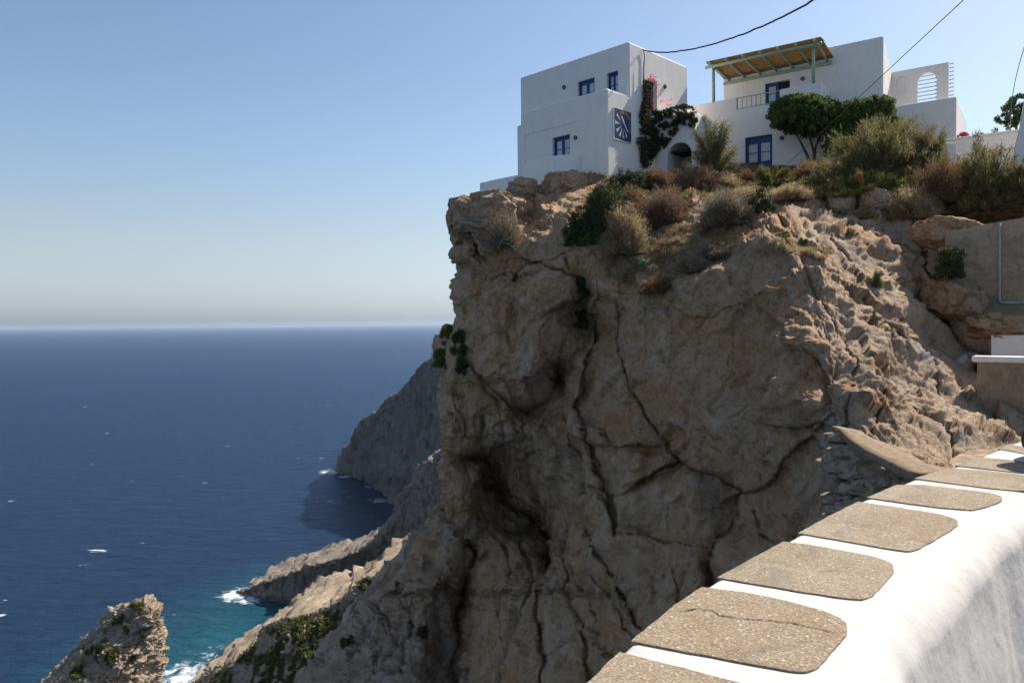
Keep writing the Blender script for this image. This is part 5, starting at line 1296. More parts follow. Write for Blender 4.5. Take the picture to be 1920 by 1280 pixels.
def bush(bx, by, wpx, hpx, style, label, name='bush', cat='bush', mat=None, n=None, group=None, loc=None, lean=0.0):
    """bush rooted on the ground seen at (bx,by), measured width and height"""
    BUSHN[0] += 1; seed = BUSHN[0]; rs = np.random.RandomState(100 + seed)
    p = Vector(loc) if loc is not None else on_cliff(bx, by)
    k = p.y / F_PX; w, h = wpx * k / 2, hpx * k
    p = p - Vector((0, 0, 0.08 * h))
    o = put(name, p, label, cat, group)
    S = np.array([w, w * 0.85, h])
    def crv(n_):
        d = dome_dirs(n_, rs, -0.05); return d, lump(d, seed, 0.34, 2.6)[:, None]
    if style == 'twig':
        n_ = n or 2600; d, l_ = crv(n_); jit = unit(n_, rs) * 0.10
        st = rs.uniform(0.1, 0.55, n_)[:, None]; e = (d * l_ + jit) * S * rs.uniform(0.72, 1.0, n_)[:, None]
        b0 = d * l_ * S * st; v = e - b0; L_ = np.linalg.norm(v, axis=1); A = blades(b0, v / L_[:, None], L_, 0.026 * k / 0.021, rs)
        d2, l2 = crv(n_ * 2); b1 = d2 * l2 * S * rs.uniform(0.6, 0.98, n_ * 2)[:, None]
        dd = d2 + unit(n_ * 2, rs) * 0.9; dd /= np.linalg.norm(dd, axis=1)[:, None]
        B = blades(b1, dd, rs.uniform(0.05, 0.16, n_ * 2), 0.024 * k / 0.021, rs)
        V, Fc = tris(A, B)
        link('twigs', np_mesh('twigs', V, Fc), mat or M['t_brown'], o)
    elif style == 'leaf':
        n_ = n or 5200; nc_ = max(12, int(n_ / 45)); d, l_ = crv(nc_); c_ = d * l_ * S * rs.uniform(0.62, 0.95, nc_)[:, None]
        sp = 0.12 * (w + h) / 2 + 0.05
        q = np.repeat(c_, 45, 0) + unit(nc_ * 45, rs) * (rs.rand(nc_ * 45, 1) ** 0.5) * sp; q[:, 2] = np.maximum(q[:, 2], -0.1)
        V, Fc = tris(leaves(q, 0.062 * k / 0.021 * 0.8, rs, 0.3))
        link('foliage', np_mesh('foliage', V, Fc), mat or M['l_dark'], o)
        bm = bmesh.new()
        for i in range(6):
            e = c_[rs.randint(nc_)]; add_tube(bm, [(0, 0, 0), tuple(e * 0.5 + np.array([0, 0, 0.05])), tuple(e)], [0.03, 0.018, 0.006], 5)
        bm_obj('stem', bm, M['bark'], o)
    elif style == 'feather':
        n_ = n or 9000; nb = max(14, n_ // 130); d = dome_dirs(nb, rs, 0.05); l_ = lump(d, seed, 0.35, 3)[:, None]
        bm = bmesh.new(); As = []
        for i in range(nb):
            e = d[i] * l_[i] * S; mid = e * 0.5 + np.array([0, 0, 0.12 * h])
            if i < 12: add_tube(bm, [(0, 0, 0), tuple(mid), tuple(e)], [0.035, 0.02, 0.006], 5)
            t_ = rs.uniform(0.35, 1.05, 130)[:, None]; q = (1 - t_) ** 2 * 0 + 2 * t_ * (1 - t_) * mid + t_ ** 2 * e
            q = q + unit(130, rs) * 0.10 * (w + h) / 2 * rs.rand(130, 1)
            dd = e / np.linalg.norm(e) * 0.8 + np.array([0, 0, 0.5]) + unit(130, rs) * 0.7; dd /= np.linalg.norm(dd, axis=1)[:, None]
            As.append(blades(q, dd, rs.uniform(0.12, 0.30, 130), 0.034 * k / 0.023, rs, 0.15))
        V, Fc = tris(*As); link('foliage', np_mesh('foliage', V, Fc), mat or M['l_tam'], o)
        bm_obj('stem', bm, M['bark'], o)
    elif style == 'tuft':
        n_ = n or 1500; b0 = unit(n_, rs) * np.array([w, w * 0.8, 0.02]) * 0.55; d = np.stack([b0[:, 0] / w * 1.1, b0[:, 1] / w, np.ones(n_) * 1.1], 1) + unit(n_, rs) * 0.35
        d /= np.linalg.norm(d, axis=1)[:, None]
        A = blades(b0, d, rs.uniform(0.45, 1.0, n_) * h * 1.05, 0.024 * k / 0.021, rs, 0.08)
        tip = b0 + d * h * rs.uniform(0.6, 1.0, n_)[:, None]; B = leaves(tip, 0.028, rs, 0.5)
        V, Fc = tris(A, B); link('blades', np_mesh('blades', V, Fc), mat or M['t_straw'], o)
    return o
# near the cubic house and down the gully
bush(1138, 428, 104, 92, 'leaf', 'dark green rounded shrub left of the straw coloured bush', mat=M['l_dark'], n=17000)
bush(1180, 410, 56, 66, 'twig', 'rusty brown dry bush against the dark green rounded shrub', mat=M['t_rust'], n=2400)
bush(1182, 352, 88, 36, 'leaf', 'deep green low shrub below the blue sun sign', mat=M['l_dark'], n=5200)
bush(1078, 450, 50, 66, 'leaf', 'small olive bush spilling over the rock left of the dark shrub', mat=M['l_dark'], n=3600)
bush(1112, 455, 52, 42, 'leaf', 'yellowish olive low bush at the head of the gully', mat=M['l_green'], n=3200)
bush(1168, 468, 92, 90, 'twig', 'tall straw coloured dry bush in front of the brown domes', mat=M['t_straw'], n=5200)
bush(1246, 418, 112, 78, 'twig', 'large brown spiny dome bush right of the straw coloured bush', n=4200)
bush(1226, 350, 76, 36, 'twig', 'brown spiny bush under the white archway', n=2400)
bush(1300, 356, 112, 54, 'twig', 'wide brown spiny bush under the slender green sapling', n=3400)
bush(1366, 418, 118, 66, 'twig', 'grey brown twiggy dome bush above the smooth rock face', mat=M['t_grey'], n=4200)
bush(1424, 396, 52, 40, 'leaf', 'small dark green bush right of the grey twiggy dome', mat=M['l_dark'], n=2600)
bush(1446, 350, 74, 42, 'feather', 'yellow green bush in front of the blue double door', mat=M['l_yel'], n=5200)
bush(1520, 342, 96, 50, 'twig', 'reddish brown bush below the trunk of the umbrella tree', mat=M['t_rust'], n=3200)
bush(1395, 345, 60, 30, 'twig', 'low reddish bush left of the yellow green bush', mat=M['t_rust'], n=1600)
bush(1560, 352, 120, 60, 'feather', 'feathery green bush in the middle of the slope below the trees', n=9000)
bush(1618, 375, 130, 48, 'feather', 'low yellow green bush along the top edge of the lit rock', mat=M['l_yel'], n=7000)
bush(1655, 352, 190, 128, 'feather', 'big feathery tamarisk right of the umbrella trees', name='tamarisk', cat='shrub', n=42000)
bush(1735, 345, 90, 100, 'feather', 'yellowish tamarisk in front of the roof terrace block', name='tamarisk', cat='shrub', mat=M['l_tam'], n=16000)
bush(1760, 372, 110, 78, 'twig', 'dark reddish brown twiggy bush left of the white wall pier', mat=M['t_rust'], n=4800)
bush(1712, 402, 90, 56, 'twig', 'straw yellow bush with bare dark branches above the gully', mat=M['t_straw'], n=3200)
bush(1855, 392, 140, 118, 'feather', 'tall spiky olive shrub in front of the lower terrace wall', mat=M['l_tam'], n=17000)
bush(1820, 400, 90, 60, 'twig', 'brown bush under the spiky olive shrub', mat=M['t_rust'], n=3000)
bush(1905, 402, 80, 64, 'twig', 'reddish bush above the right end of the concrete retaining wall', mat=M['t_rust'], n=3000)
bush(1870, 424, 120, 28, 'leaf', 'yellow green plants along the top of the concrete retaining wall', mat=M['l_yel'], n=3600)
bush(1782, 512, 52, 56, 'leaf', 'dark green bush in the gully beside the concrete retaining wall', mat=M['l_dark'], n=5200, loc=at(1781, 512, 23.6))
bush(1340, 482, 84, 34, 'twig', 'grey green low bush on the rim of the smooth rock face', mat=M['t_grey'], n=2400)
bush(1400, 374, 60, 26, 'tuft', 'pale dry grass tuft right of the brown spiny domes', mat=M['t_straw'], n=1400)
bush(1235, 546, 80, 30, 'twig', 'dark brown creeping bush at the lower edge of the debris gully', mat=M['t_rust'], n=2600)
bush(1300, 505, 70, 30, 'twig', 'olive grey creeping bush along the upper right of the debris gully', mat=M['t_grey'], n=2200)
bush(1095, 560, 30, 46, 'leaf', 'dark plant hanging in the crack left of the debris gully', mat=M['l_dark'], n=1800)
bush(1092, 612, 26, 44, 'leaf', 'lower dark plant hanging in the same vertical crack', mat=M['l_dark'], n=1600)
bush(862, 660, 34, 48, 'leaf', 'dark bush clinging to the cliff edge above the headland', mat=M['l_dark'], n=2200)
bush(866, 694, 22, 36, 'leaf', 'small dark bush just below the one on the cliff edge', mat=M['l_dark'], n=1400)
bush(824, 684, 36, 44, 'leaf', 'bright topped bush on the outline of the cliff against the sea', mat=M['l_green'], n=2400)
bush(838, 634, 26, 26, 'leaf', 'tiny bush on the cliff outline at the horizon', mat=M['l_green'], n=1200)
bush(946, 462, 84, 76, 'twig', 'thin bare greyish bush behind the jutting rock head', mat=M['t_grey'], n=1500)
bush(1645, 535, 20, 28, 'leaf', 'small green plant in the crack of the sunlit rock', mat=M['l_green'], n=900)
bush(1505, 458, 22, 16, 'leaf', 'tiny green plant on the sunlit rock above the brown debris', mat=M['l_green'], n=700)
bush(1470, 445, 24, 18, 'leaf', 'tiny olive plant left of the brown debris on the rock', mat=M['l_tam'], n=700)
bush(1600, 440, 26, 16, 'leaf', 'tiny olive plant high on the sunlit rock', mat=M['l_tam'], n=700)
bush(966, 524, 12, 12, 'leaf', 'single tiny green tuft on the tan rock face', mat=M['l_dark'], n=400)
bush(1575, 372, 84, 34, 'feather', 'olive green low bush above the left end of the crest boulders', n=5600)
bush(1690, 378, 92, 44, 'feather', 'yellow olive bush above the weathered crest boulder', mat=M['l_yel'], n=6000)
bush(1730, 392, 64, 40, 'twig', 'small golden dry bush under the dark reddish brown bush', mat=M['t_straw'], n=2600)
bush(1755, 420, 60, 34, 'twig', 'rusty dry bush at the top of the gully beside the retaining wall', mat=M['t_rust'], n=2200)
bush(1810, 372, 90, 60, 'feather', 'olive bush between the wall pier and the spiky olive shrub', n=8000)
bush(1840, 402, 84, 40, 'twig', 'golden dry bush above the middle of the retaining wall', mat=M['t_straw'], n=3000)
bush(1925, 372, 90, 84, 'feather', 'olive shrub cut by the right border below the garden walls', n=9000)
bush(1480, 372, 80, 28, 'twig', 'low golden dry bush at the top of the lit slope', mat=M['t_straw'], n=2200)
bush(1350, 352, 70, 30, 'twig', 'golden brown dry bush at the foot of the slender sapling', mat=M['t_straw'], n=2000)
bush(1275, 392, 50, 30, 'leaf', 'small yellow green bush right of the large brown spiny dome', mat=M['l_yel'], n=1800)
bush(1625, 402, 40, 20, 'twig', 'tiny golden bush between the two crest boulders', mat=M['t_straw'], n=900)
bush(1140, 372, 70, 40, 'leaf', 'dark green bush behind the dark rounded shrub', mat=M['l_dark'], n=5000)
# slender sapling before the facade
sp = on_cliff(1335, 345)
rs = np.random.RandomState(77); k = sp.y / F_PX
sap = put('sapling', sp, 'slender feathery sapling in front of the long white house', 'tree')
bm = bmesh.new(); As = []
for (tx, ty) in ((1322, 218), (1340, 232), (1352, 236), (1358, 262), (1310, 262), (1370, 285), (1300, 290), (1330, 250), (1345, 270), (1318, 280), (1300, 250), (1375, 310), (1296, 315), (1345, 300), (1325, 300), (1362, 240)):
    tip = np.array([(tx - 1335) * k, rs.uniform(-.3, .3), (345 - ty) * k]); mid = tip * 0.5 + np.array([tip[0] * -0.15, 0, 0.1])
    add_tube(bm, [(0, 0, 0), tuple(mid), tuple(tip)], [0.035, 0.02, 0.006], 5)
    t_ = rs.uniform(0.2, 1.02, 900)[:, None]; q = 2 * t_ * (1 - t_) * mid + t_ ** 2 * tip
    q = q + unit(900, rs) * 0.34 * rs.rand(900, 1); dd = tip / np.linalg.norm(tip) * 0.7 + unit(900, rs) * 0.7; dd /= np.linalg.norm(dd, axis=1)[:, None]
    As.append(blades(q, dd, rs.uniform(0.10, 0.28, 900), 0.026, rs, 0.1))
V, Fc = tris(*As); link('crown', np_mesh('crown', V, Fc), M['l_tam'], sap); bm_obj('trunk', bm, M['bark'], sap)

def lobed_tree(base, lobes, label, nleaf, mat, trunk, lsize=0.05, seed=1, name='umbrella_tree'):
    rs = np.random.RandomState(seed); o = put(name, base, label, 'tree'); Vs = []
    tot = sum(l[3] * l[4] for l in lobes)
    for (x, y, z, rx, rz) in lobes:
        m = int(nleaf * rx * rz / tot); nc_ = max(8, m // 50); d = unit(nc_, rs)
        d[:, 2] = np.where(d[:, 2] < -0.45, -d[:, 2], d[:, 2])
        c_ = np.array([x, y, z]) + d * np.array([rx, rx * 0.9, rz]) * (lump(d, seed + x, 0.15, 3) * rs.uniform(0.75, 1.0, nc_))[:, None]
        q = np.repeat(c_, 50, 0) + unit(nc_ * 50, rs) * rs.rand(nc_ * 50, 1) ** 0.5 * 0.17
        Vs.append(leaves(q, lsize, rs, 0.5))
    V, Fc = tris(*Vs); link('crown', np_mesh('crown', V, Fc), mat, o)
    bm = bmesh.new()
    for pts, r_ in trunk: add_tube(bm, pts, [r_ * (1 - 0.75 * i / (len(pts) - 1)) for i in range(len(pts))], 7)
    bm_obj('trunk', bm, M['bark'], o, True)
    return o
tb = on_cliff(1520, 316); k = tb.y / F_PX
def tl(px, py, rx, rz, y=0): return ((px - 1520) * k, y, (316 - py) * k, rx * k, rz * k)
lob = [tl(1500, 214, 56, 34), tl(1525, 238, 44, 34, -.3), tl(1556, 244, 30, 24, -.3), tl(1462, 232, 20, 20, -.2), tl(1478, 228, 32, 26, -.3), tl(1530, 205, 42, 22, .3), tl(1555, 225, 34, 28, -.2), tl(1505, 238, 36, 16, .2), tl(1470, 200, 24, 14, .2), tl(1545, 250, 26, 18, 0)]
trk = [([(0, 0, 0), tl(1512, 290, 0, 0)[:3], tl(1498, 262, 0, 0)[:3], tl(1480, 235, 0, 0)[:3]], 0.10), ([(0.1, 0, 0), tl(1525, 285, 0, 0)[:3], tl(1515, 250, 0, 0)[:3], tl(1505, 220, 0, 0)[:3]], 0.09), ([(0.1, 0, 0), tl(1528, 275, 0, 0)[:3], tl(1540, 245, 0, 0)[:3], tl(1550, 225, 0, 0)[:3]], 0.08)]
lobed_tree(tb, lob, 'round crowned dark green tree with a forked trunk beside the double door', 56000, M['l_green'], trk, 0.075, 3)
tb = on_cliff(1610, 312); k = tb.y / F_PX
def tl(px, py, rx, rz, y=0): return ((px - 1610) * k, y, (312 - py) * k, rx * k, rz * k)
lob = [tl(1600, 215, 50, 26, .3), tl(1590, 270, 42, 34, .2), tl(1650, 262, 38, 40, .2), tl(1632, 205, 36, 18, -.2), tl(1640, 222, 36, 26), tl(1662, 240, 24, 22), tl(1580, 235, 30, 28, .3), tl(1615, 245, 44, 26, .2)]
trk = [([(0, 0, 0), tl(1600, 280, 0, 0)[:3], tl(1585, 240, 0, 0)[:3]], 0.09), ([(0, 0, 0), tl(1625, 280, 0, 0)[:3], tl(1640, 235, 0, 0)[:3]], 0.08)]
lobed_tree(tb, lob, 'second round crowned green tree merging with the first on its right', 48000, M['l_green'], trk, 0.075, 4)
tb = Vector(at(1900, 330, 44)); k = 44 / F_PX
def tl(px, py, rx, rz, y=0): return ((px - 1900) * k, y, (330 - py) * k, rx * k, rz * k)
lobed_tree(tb, [tl(1895, 212, 20, 18), tl(1915, 200, 22, 22), tl(1880, 236, 22, 16), tl(1915, 235, 24, 20), tl(1935, 215, 22, 30)], 'dark tree behind the garden wall at the right edge', 5200, M['l_green'], [([(0, 0, 0), tl(1905, 260, 0, 0)[:3], tl(1905, 220, 0, 0)[:3]], 0.15)], 0.08, 5, 'garden_tree')
# flowers above the garden wall
for (x, y, w_, h_, lab) in ((1806, 262, 22, 15, 'pink flowering bush peeping over the upper garden wall'),):
    p = Vector(at(x, y, 34.5)); o = bush(x, y, w_, h_, 'leaf', lab, name='flowering_bush', mat=M['l_green'], n=500, loc=p)
    rs = np.random.RandomState(5); k = p.y / F_PX; d = dome_dirs(180, rs, 0); V, Fc = tris(leaves(d * np.array([w_ * k / 2, w_ * k / 2, h_ * k]), 0.05, rs)); link('flowers', np_mesh('flowers', V, Fc), M['pink'], o)['kind'] = 'stuff'
p = Vector(at(1843, 260, 34)); bush(1843, 260, 22, 12, 'leaf', 'small leafy twig peeping over the garden wall right of the flowers', mat=M['l_green'], n=260, loc=p)
p = Vector(at(1800, 250, 34.2)); 

# bougainvillea on the archway and house corner
rs = np.random.RandomState(21)
vine = put('vine', RF.P(RF.hit(1208, 300)[0], 7.2, 0.3), 'dark leafed climbing vine with pink flowers over the archway', 'vine')
vi = Vector(vine.location)
def in_poly(x, y, poly):
    c_ = False; n_ = len(poly); j = n_ - 1
    for i in range(n_):
        xi, yi = poly[i]; xj, yj = poly[j]
        if (yi > y) != (yj > y) and x < (xj - xi) * (y - yi) / (yj - yi) + xi: c_ = not c_
        j = i
    return c_
polyA = [(1204, 150), (1214, 160), (1218, 205), (1240, 210), (1262, 203), (1285, 196), (1302, 202), (1310, 222), (1312, 245), (1300, 240), (1285, 235), (1272, 245), (1260, 262), (1246, 280), (1228, 285), (1218, 300), (1214, 312), (1200, 312), (1198, 285), (1186, 280), (1190, 262), (1198, 250), (1196, 215), (1203, 190)]
C_ = []
for _ in range(60000):
    x = rs.uniform(1184, 1314); y = rs.uniform(148, 314)
    if not in_poly(x, y, polyA): continue
    q = np.array([[x / 11.0, y / 11.0, 0.3]])
    if fbm(q, 2)[0] < -0.10 and y > 205: continue
    pl = RF if x < 1230 else P5
    u_, z_ = pl.hit(x, y); out = rs.uniform(0.03, 0.30)
    if x >= 1212 and y < 214 and u_ > uP1: pass
    C_.append(tuple(pl.P(u_, z_, out) - vi))
    if len(C_) > 12000: break
V, Fc = tris(leaves(np.array(C_), 0.062, rs, 0.2)); link('foliage', np_mesh('foliage', V, Fc), M['l_vine'], vine)
C_ = []
for (x, y, r_, n_) in ((1216, 147, 6, 40), (1219, 152, 7, 22), (1228, 163, 6, 16), (1232, 173, 4, 12), (1233, 192, 4, 10), (1243, 190, 7, 12), (1247, 200, 5, 14), (1222, 158, 5, 14), (1250, 187, 5, 10), (1284, 200, 6, 8), (1296, 207, 8, 8), (1210, 225, 8, 6), (1300, 212, 6, 6), (1218, 200, 6, 10)):
    for _ in range(n_):
        u_, z_ = RF.hit(x + rs.normal() * r_ * 0.5, y + rs.normal() * r_ * 0.45); C_.append(tuple(RF.P(u_, z_, rs.uniform(0.15, 0.3)) - vi))
V, Fc = tris(leaves(np.array(C_), 0.05, rs)); link('flowers', np_mesh('flowers', V, Fc), M['pink'], vine)['kind'] = 'stuff'
bm = bmesh.new()
def vp_(x, y, out=0.12): u_, z_ = RF.hit(x, y); return tuple(RF.P(u_, z_, out) - vi)
for pts in ([(1206, 316), (1205, 280), (1207, 240), (1205, 200), (1204, 150), (1205, 110)], [(1210, 316), (1212, 280), (1222, 250), (1240, 225), (1280, 215)], [(1203, 316), (1200, 290), (1190, 270)], [(1212, 230), (1216, 190), (1222, 160)]):
    add_tube(bm, [vp_(*q) for q in pts], [0.05, 0.045, 0.035, 0.025, 0.015, 0.008][:len(pts)] if len(pts) > 3 else [0.04, 0.03, 0.01], 6)
bm_obj('stem', bm, M['bark'], vine, True)

# dry grass, soil debris, slope scrub: nobody could count these
def scatter(name, label, polys, per, hgt, mat, seed, P=None, ax=None, ay=None, width=0.014, leafy=False, lift=0.0, cat=None):
    rs = np.random.RandomState(seed); P_ = P2 if P is None else P; ax = _ppx if ax is None else ax; ay = _ppy if ay is None else ay
    sel = []
    for poly in polys:
        xs = [p[0] for p in poly]; ys = [p[1] for p in poly]
        ids = np.where((ax > min(xs)) & (ax < max(xs)) & (ay > min(ys)) & (ay < max(ys)))[0]
        ids = [i for i in ids if in_poly(ax[i], ay[i], poly)]
        sel += ids
    sel = np.array(sel)
    if len(sel) == 0: return
    i = sel[rs.randint(0, len(sel), per)]; base = P_[i].astype(float)
    nz = fbm(base * (1.1 / max(hgt, 0.3) * 0.3) + seed, 2); keep = nz > -0.15; base = base[keep]; n_ = len(base)
    base += unit(n_, rs) * hgt * 0.15
    if leafy:
        base[:, 2] += rs.rand(n_) * hgt * (0.3 + np.clip(nz[keep], 0, 1)); V, Fc = tris(leaves(base, width, rs, 0.4))
    else:
        d = np.array([0, 0, 1.0]) + unit(n_, rs) * 0.5; d /= np.linalg.norm(d, axis=1)[:, None]
        V, Fc = tris(blades(base, d, rs.uniform(0.4, 1.0, n_) * hgt, width, rs, 0.1))
    tag(link(name, np_mesh(name, V, Fc), mat), label, kind='stuff')
scatter('dry_grass', 'straw coloured dry grass along the top of the cliff', [[(1240, 345), (1480, 345), (1700, 350), (1760, 400), (1720, 410), (1660, 385), (1560, 372), (1480, 378), (1440, 392), (1300, 372), (1250, 372)], [(1330, 340), (1420, 330), (1580, 345), (1580, 372), (1400, 372)], [(1670, 385), (1740, 400), (1775, 470), (1790, 500), (1740, 440)]], 26000, 0.32, M['t_straw'], 31, width=0.02)
scatter('ground_cover', 'low brown and green ground cover between the bushes', [[(1060, 322), (1990, 300), (1990, 400), (1880, 410), (1800, 400), (1600, 360), (1480, 362), (1300, 372), (1100, 350)]], 26000, 0.24, M['t_rust'], 32, width=0.03)
scatter('dry_debris', 'matted straw and twigs lying in the gully below the bushes', [[(1140, 470), (1220, 430), (1330, 415), (1360, 440), (1330, 480), (1280, 520), (1200, 545), (1140, 520), (1120, 490)], [(1420, 440), (1480, 450), (1560, 475), (1540, 490), (1440, 468)]], 38000, 0.18, M['t_straw'], 33, width=0.024)
scatter('low_scrub', 'low olive and yellow scrub filling the gaps between the bushes on the cliff top', [[(1180, 330), (1480, 325), (1990, 305), (1990, 395), (1800, 395), (1700, 385), (1620, 362), (1500, 366), (1400, 372), (1200, 372)]], 42000, 0.34, M['l_yel'], 41, width=0.06, leafy=True)
scatter('ledge_plants', 'sparse olive plants on the ledges of the gully', [[(1120, 470), (1240, 430), (1360, 415), (1370, 450), (1300, 510), (1180, 548)]], 3800, 0.16, M['l_tam'], 34, width=0.02)
slP_x, slP_y = None, None
def projpx(P):
    q = P @ np.stack([RT, UP, fwd], 1); return 960 + F_PX * q[:, 0] / q[:, 2], 640 - F_PX * q[:, 1] / q[:, 2]
sx_, sy_ = projpx(slP); tx_, ty_ = projpx(stP)
scatter('slope_scrub', 'green scrub covering the slope above the cove', [[(640, 1150), (600, 1158), (560, 1185), (520, 1195), (505, 1225), (480, 1235), (470, 1290), (560, 1290), (640, 1200), (680, 1150)], [(668, 1100), (690, 1088), (740, 1084), (760, 1120), (700, 1120)], [(500, 1180), (520, 1175), (515, 1190), (500, 1190)], [(560, 1165), (590, 1160), (550, 1180)], [(450, 1225), (480, 1215), (470, 1240), (440, 1245)], [(520, 1170), (640, 1140), (600, 1200), (520, 1230)], [(400, 1262), (440, 1250), (430, 1285), (390, 1285)]], 150000, 2.2, M['l_scrub'], 35, P=slP, ax=sx_, ay=sy_, width=0.5, leafy=True)
scatter('stack_shrubs', 'olive shrubs growing on the rock pinnacle', [[(215, 1160), (232, 1155), (228, 1172), (210, 1172)], [(180, 1215), (215, 1210), (220, 1235), (200, 1250), (180, 1245)], [(240, 1132), (275, 1135), (280, 1145), (250, 1142)], [(232, 1175), (244, 1178), (238, 1190)], [(130, 1255), (155, 1250), (150, 1275), (135, 1275)], [(155, 1215), (175, 1215), (170, 1228), (155, 1226)], [(240, 1235), (255, 1230), (250, 1245)]], 12000, 1.2, M['l_scrub'], 36, P=stP, ax=tx_, ay=ty_, width=0.22, leafy=True)
scatter('cliff_tufts', 'small dark tufts rooted in the lower cliff fractures', [[(640, 1200), (670, 1195), (665, 1230), (640, 1225)], [(780, 1190), (800, 1180), (800, 1200)], [(560, 1240), (580, 1230), (575, 1250)], [(735, 1100), (760, 1090), (755, 1120)]], 1800, 0.35, M['l_dark'], 37, width=0.08, leafy=True)

# boulders on the crest and lane side
def rock_at(px, py, wpx, hpx, label, seed, mat=None, dy=0.0, rot=0.0, rough=0.22):
    p = on_cliff(px, py); k = p.y / F_PX
    o = boulder('boulder', p + Vector((0, dy, hpx * k * 0.28)), (wpx * k / 2, wpx * k / 2.4, hpx * k * 0.62), mat or M['cliff'], seed, 5, (0, 0, rot), rough)
    set_attr(o.data, 'wear_sun', np.tile([0.5, 0.15, 0.0], (len(o.data.vertices), 1))); set_attr(o.data, 'paint', np.zeros((len(o.data.vertices), 3)))
    return tag(o, label, 'rock')
rock_at(1792, 400, 34, 34, 'pale squarish boulder on the slope above the concrete retaining wall', 5, None, 0, 0.3)
rock_at(916, 414, 136, 62, 'big sunlit boulder forming the jutting head of the cliff on the left', 21, None, 0.6, -0.2, 0.26)
rock_at(872, 438, 62, 70, 'smaller boulder wedged under the jutting head boulder at the cliff edge', 23, None, 0.3, 0.2, 0.3)
rock_at(1582, 392, 46, 34, 'light grey boulder on the crest between bushes and sunlit rock', 7)
rock_at(1640, 385, 60, 34, 'weathered grey boulder right of the light grey crest boulder', 9)
rock_at(985, 362, 50, 34, 'rounded grey boulder under the low white garden wall', 12, None, 0.3)
rock_at(1062, 352, 80, 42, 'large pale boulder against the foot of the cubic house', 14, None, 0.4)
p = on_cliff(964, 362); bm = bmesh.new(); add_box(bm, -0.35, 0.35, -0.3, 0.3, -0.4, 0.42, 0.05, 3); o = bm_obj('stone_block', bm, M['concrete']); o.location = Vector(at(966, 358, 37.5)); tag(o, 'small brown square block beside the rounded grey boulder', 'block')

o = boulder('boulder', at(1776, 438, 25.2), (0.66, 1.1, 0.52), M['cliff'], 31, 5, (0.1, 0.2, 0.5), 0.28)
set_attr(o.data, 'wear_sun', np.tile([0.2, 0.4, 0.0], (len(o.data.vertices), 1))); set_attr(o.data, 'paint', np.zeros((len(o.data.vertices), 3)))
tag(o, 'brown rock butting against the upper left corner of the concrete retaining wall', 'rock')
o = boulder('boulder', at(1786, 562, 24.1), (0.8, 0.9, 0.6), M['cliff'], 33, 5, (0.1, 0.3, 0.2), 0.28)
set_attr(o.data, 'wear_sun', np.tile([0.3, 0.3, 0.0], (len(o.data.vertices), 1))); set_attr(o.data, 'paint', np.zeros((len(o.data.vertices), 3)))
tag(o, 'rock under the lower left corner of the concrete retaining wall', 'rock')
o = boulder('boulder', at(1888, 614, 22.6), (1.3, 0.7, 0.38), M['cliff'], 35, 5, (0.0, 0.1, 0.2), 0.28)
set_attr(o.data, 'wear_sun', np.tile([0.3, 0.4, 0.0], (len(o.data.vertices), 1))); set_attr(o.data, 'paint', np.zeros((len(o.data.vertices), 3)))
tag(o, 'low brown rock between the retaining wall and the plain white wall', 'rock')
# litter in the gully
def bottle(px, py, col, name, label, r=0.05, L_=0.2):
    p = on_cliff(px, py) + Vector((0, -0.08, 0.05)); bm = bmesh.new()
    add_tube(bm, [(0, 0, 0), (0, 0, 0.02), (0, 0, L_ * 0.6), (0, 0, L_ * 0.78), (0, 0, L_ * 0.95), (0, 0, L_)], [r * 0.85, r, r, r * 0.5, r * 0.36, r * 0.36], 12)
    o = bm_obj(name, bm, col, None, True); o.location = p; o.rotation_euler = (0.9, 0.5, 0.3); tag(o, label, 'litter'); return o
bottle(1196, 497, M['bottle'], 'bottle', 'green plastic bottle discarded in the dry gully', 0.09, 0.26)
bottle(1229, 472, M['red'], 'bottle', 'small dark red bottle in the upper gully', 0.05, 0.18)
bottle(1240, 462, M['red'], 'can', 'crushed red can above the small red bottle', 0.05, 0.12)
bottle(1216, 502, M['paper'], 'tube', 'thin white tube standing in the debris near the green bottle', 0.025, 0.26)

# ------------------------------------------------------------------ cables
def cable(pts, r_, mat, name, label, wob=0.0, seed=0):
    P_ = np.array([at(*q) for q in pts]); n_ = 90; t0_ = np.linspace(0, 1, len(P_)); tt = np.linspace(0, 1, n_)
    # smooth through the surveyed points
    co = [np.polyfit(t0_, P_[:, k], min(3, len(P_) - 1)) for k in range(3)]; Q = np.stack([np.polyval(c, tt) for c in co], 1)
    if wob: Q += wob * np.stack([fbm(np.stack([tt * 25, tt * 0 + seed, tt * 0 + k], 1), 2) for k in range(3)], 1) * np.sin(tt * math.pi)[:, None] ** 0.3
    bm = bmesh.new(); add_tube(bm, [tuple(q) for q in Q], r_, 8); o = bm_obj(name, bm, mat, None, True); tag(o, label, 'cable'); return o
p0 = RF.P(RF.hit(1205, 95)[0], RF.hit(1205, 95)[1], 0.08); Y0 = p0.y
cable([(1205, 94, Y0), (1240, 97.5, Y0 - 2), (1285, 95, Y0 - 4.5), (1330, 85, Y0 - 7), (1395, 64, Y0 - 10.5), (1460, 36, Y0 - 14), (1523, 0, Y0 - 17.5), (1590, -45, Y0 - 21)], 0.032, M['cable'], 'cable_bundle', 'thick black twisted cable sagging from the cubic house corner', 0.03, 2)
cable([(1476, 308, 36.8), (1640, 155, 28), (1807, 0, 20), (1960, -142, 14)], 0.013, M['wire'], 'guy_wire', 'thin straight guy wire running from the trees up to the right')
cable([(1895, 250, 33), (1897, 190, 30), (1907, 140, 26), (1921, 85, 22), (1940, 20, 18)], 0.012, M['wire'], 'thin_wire', 'very thin wire in the sky at the right edge')
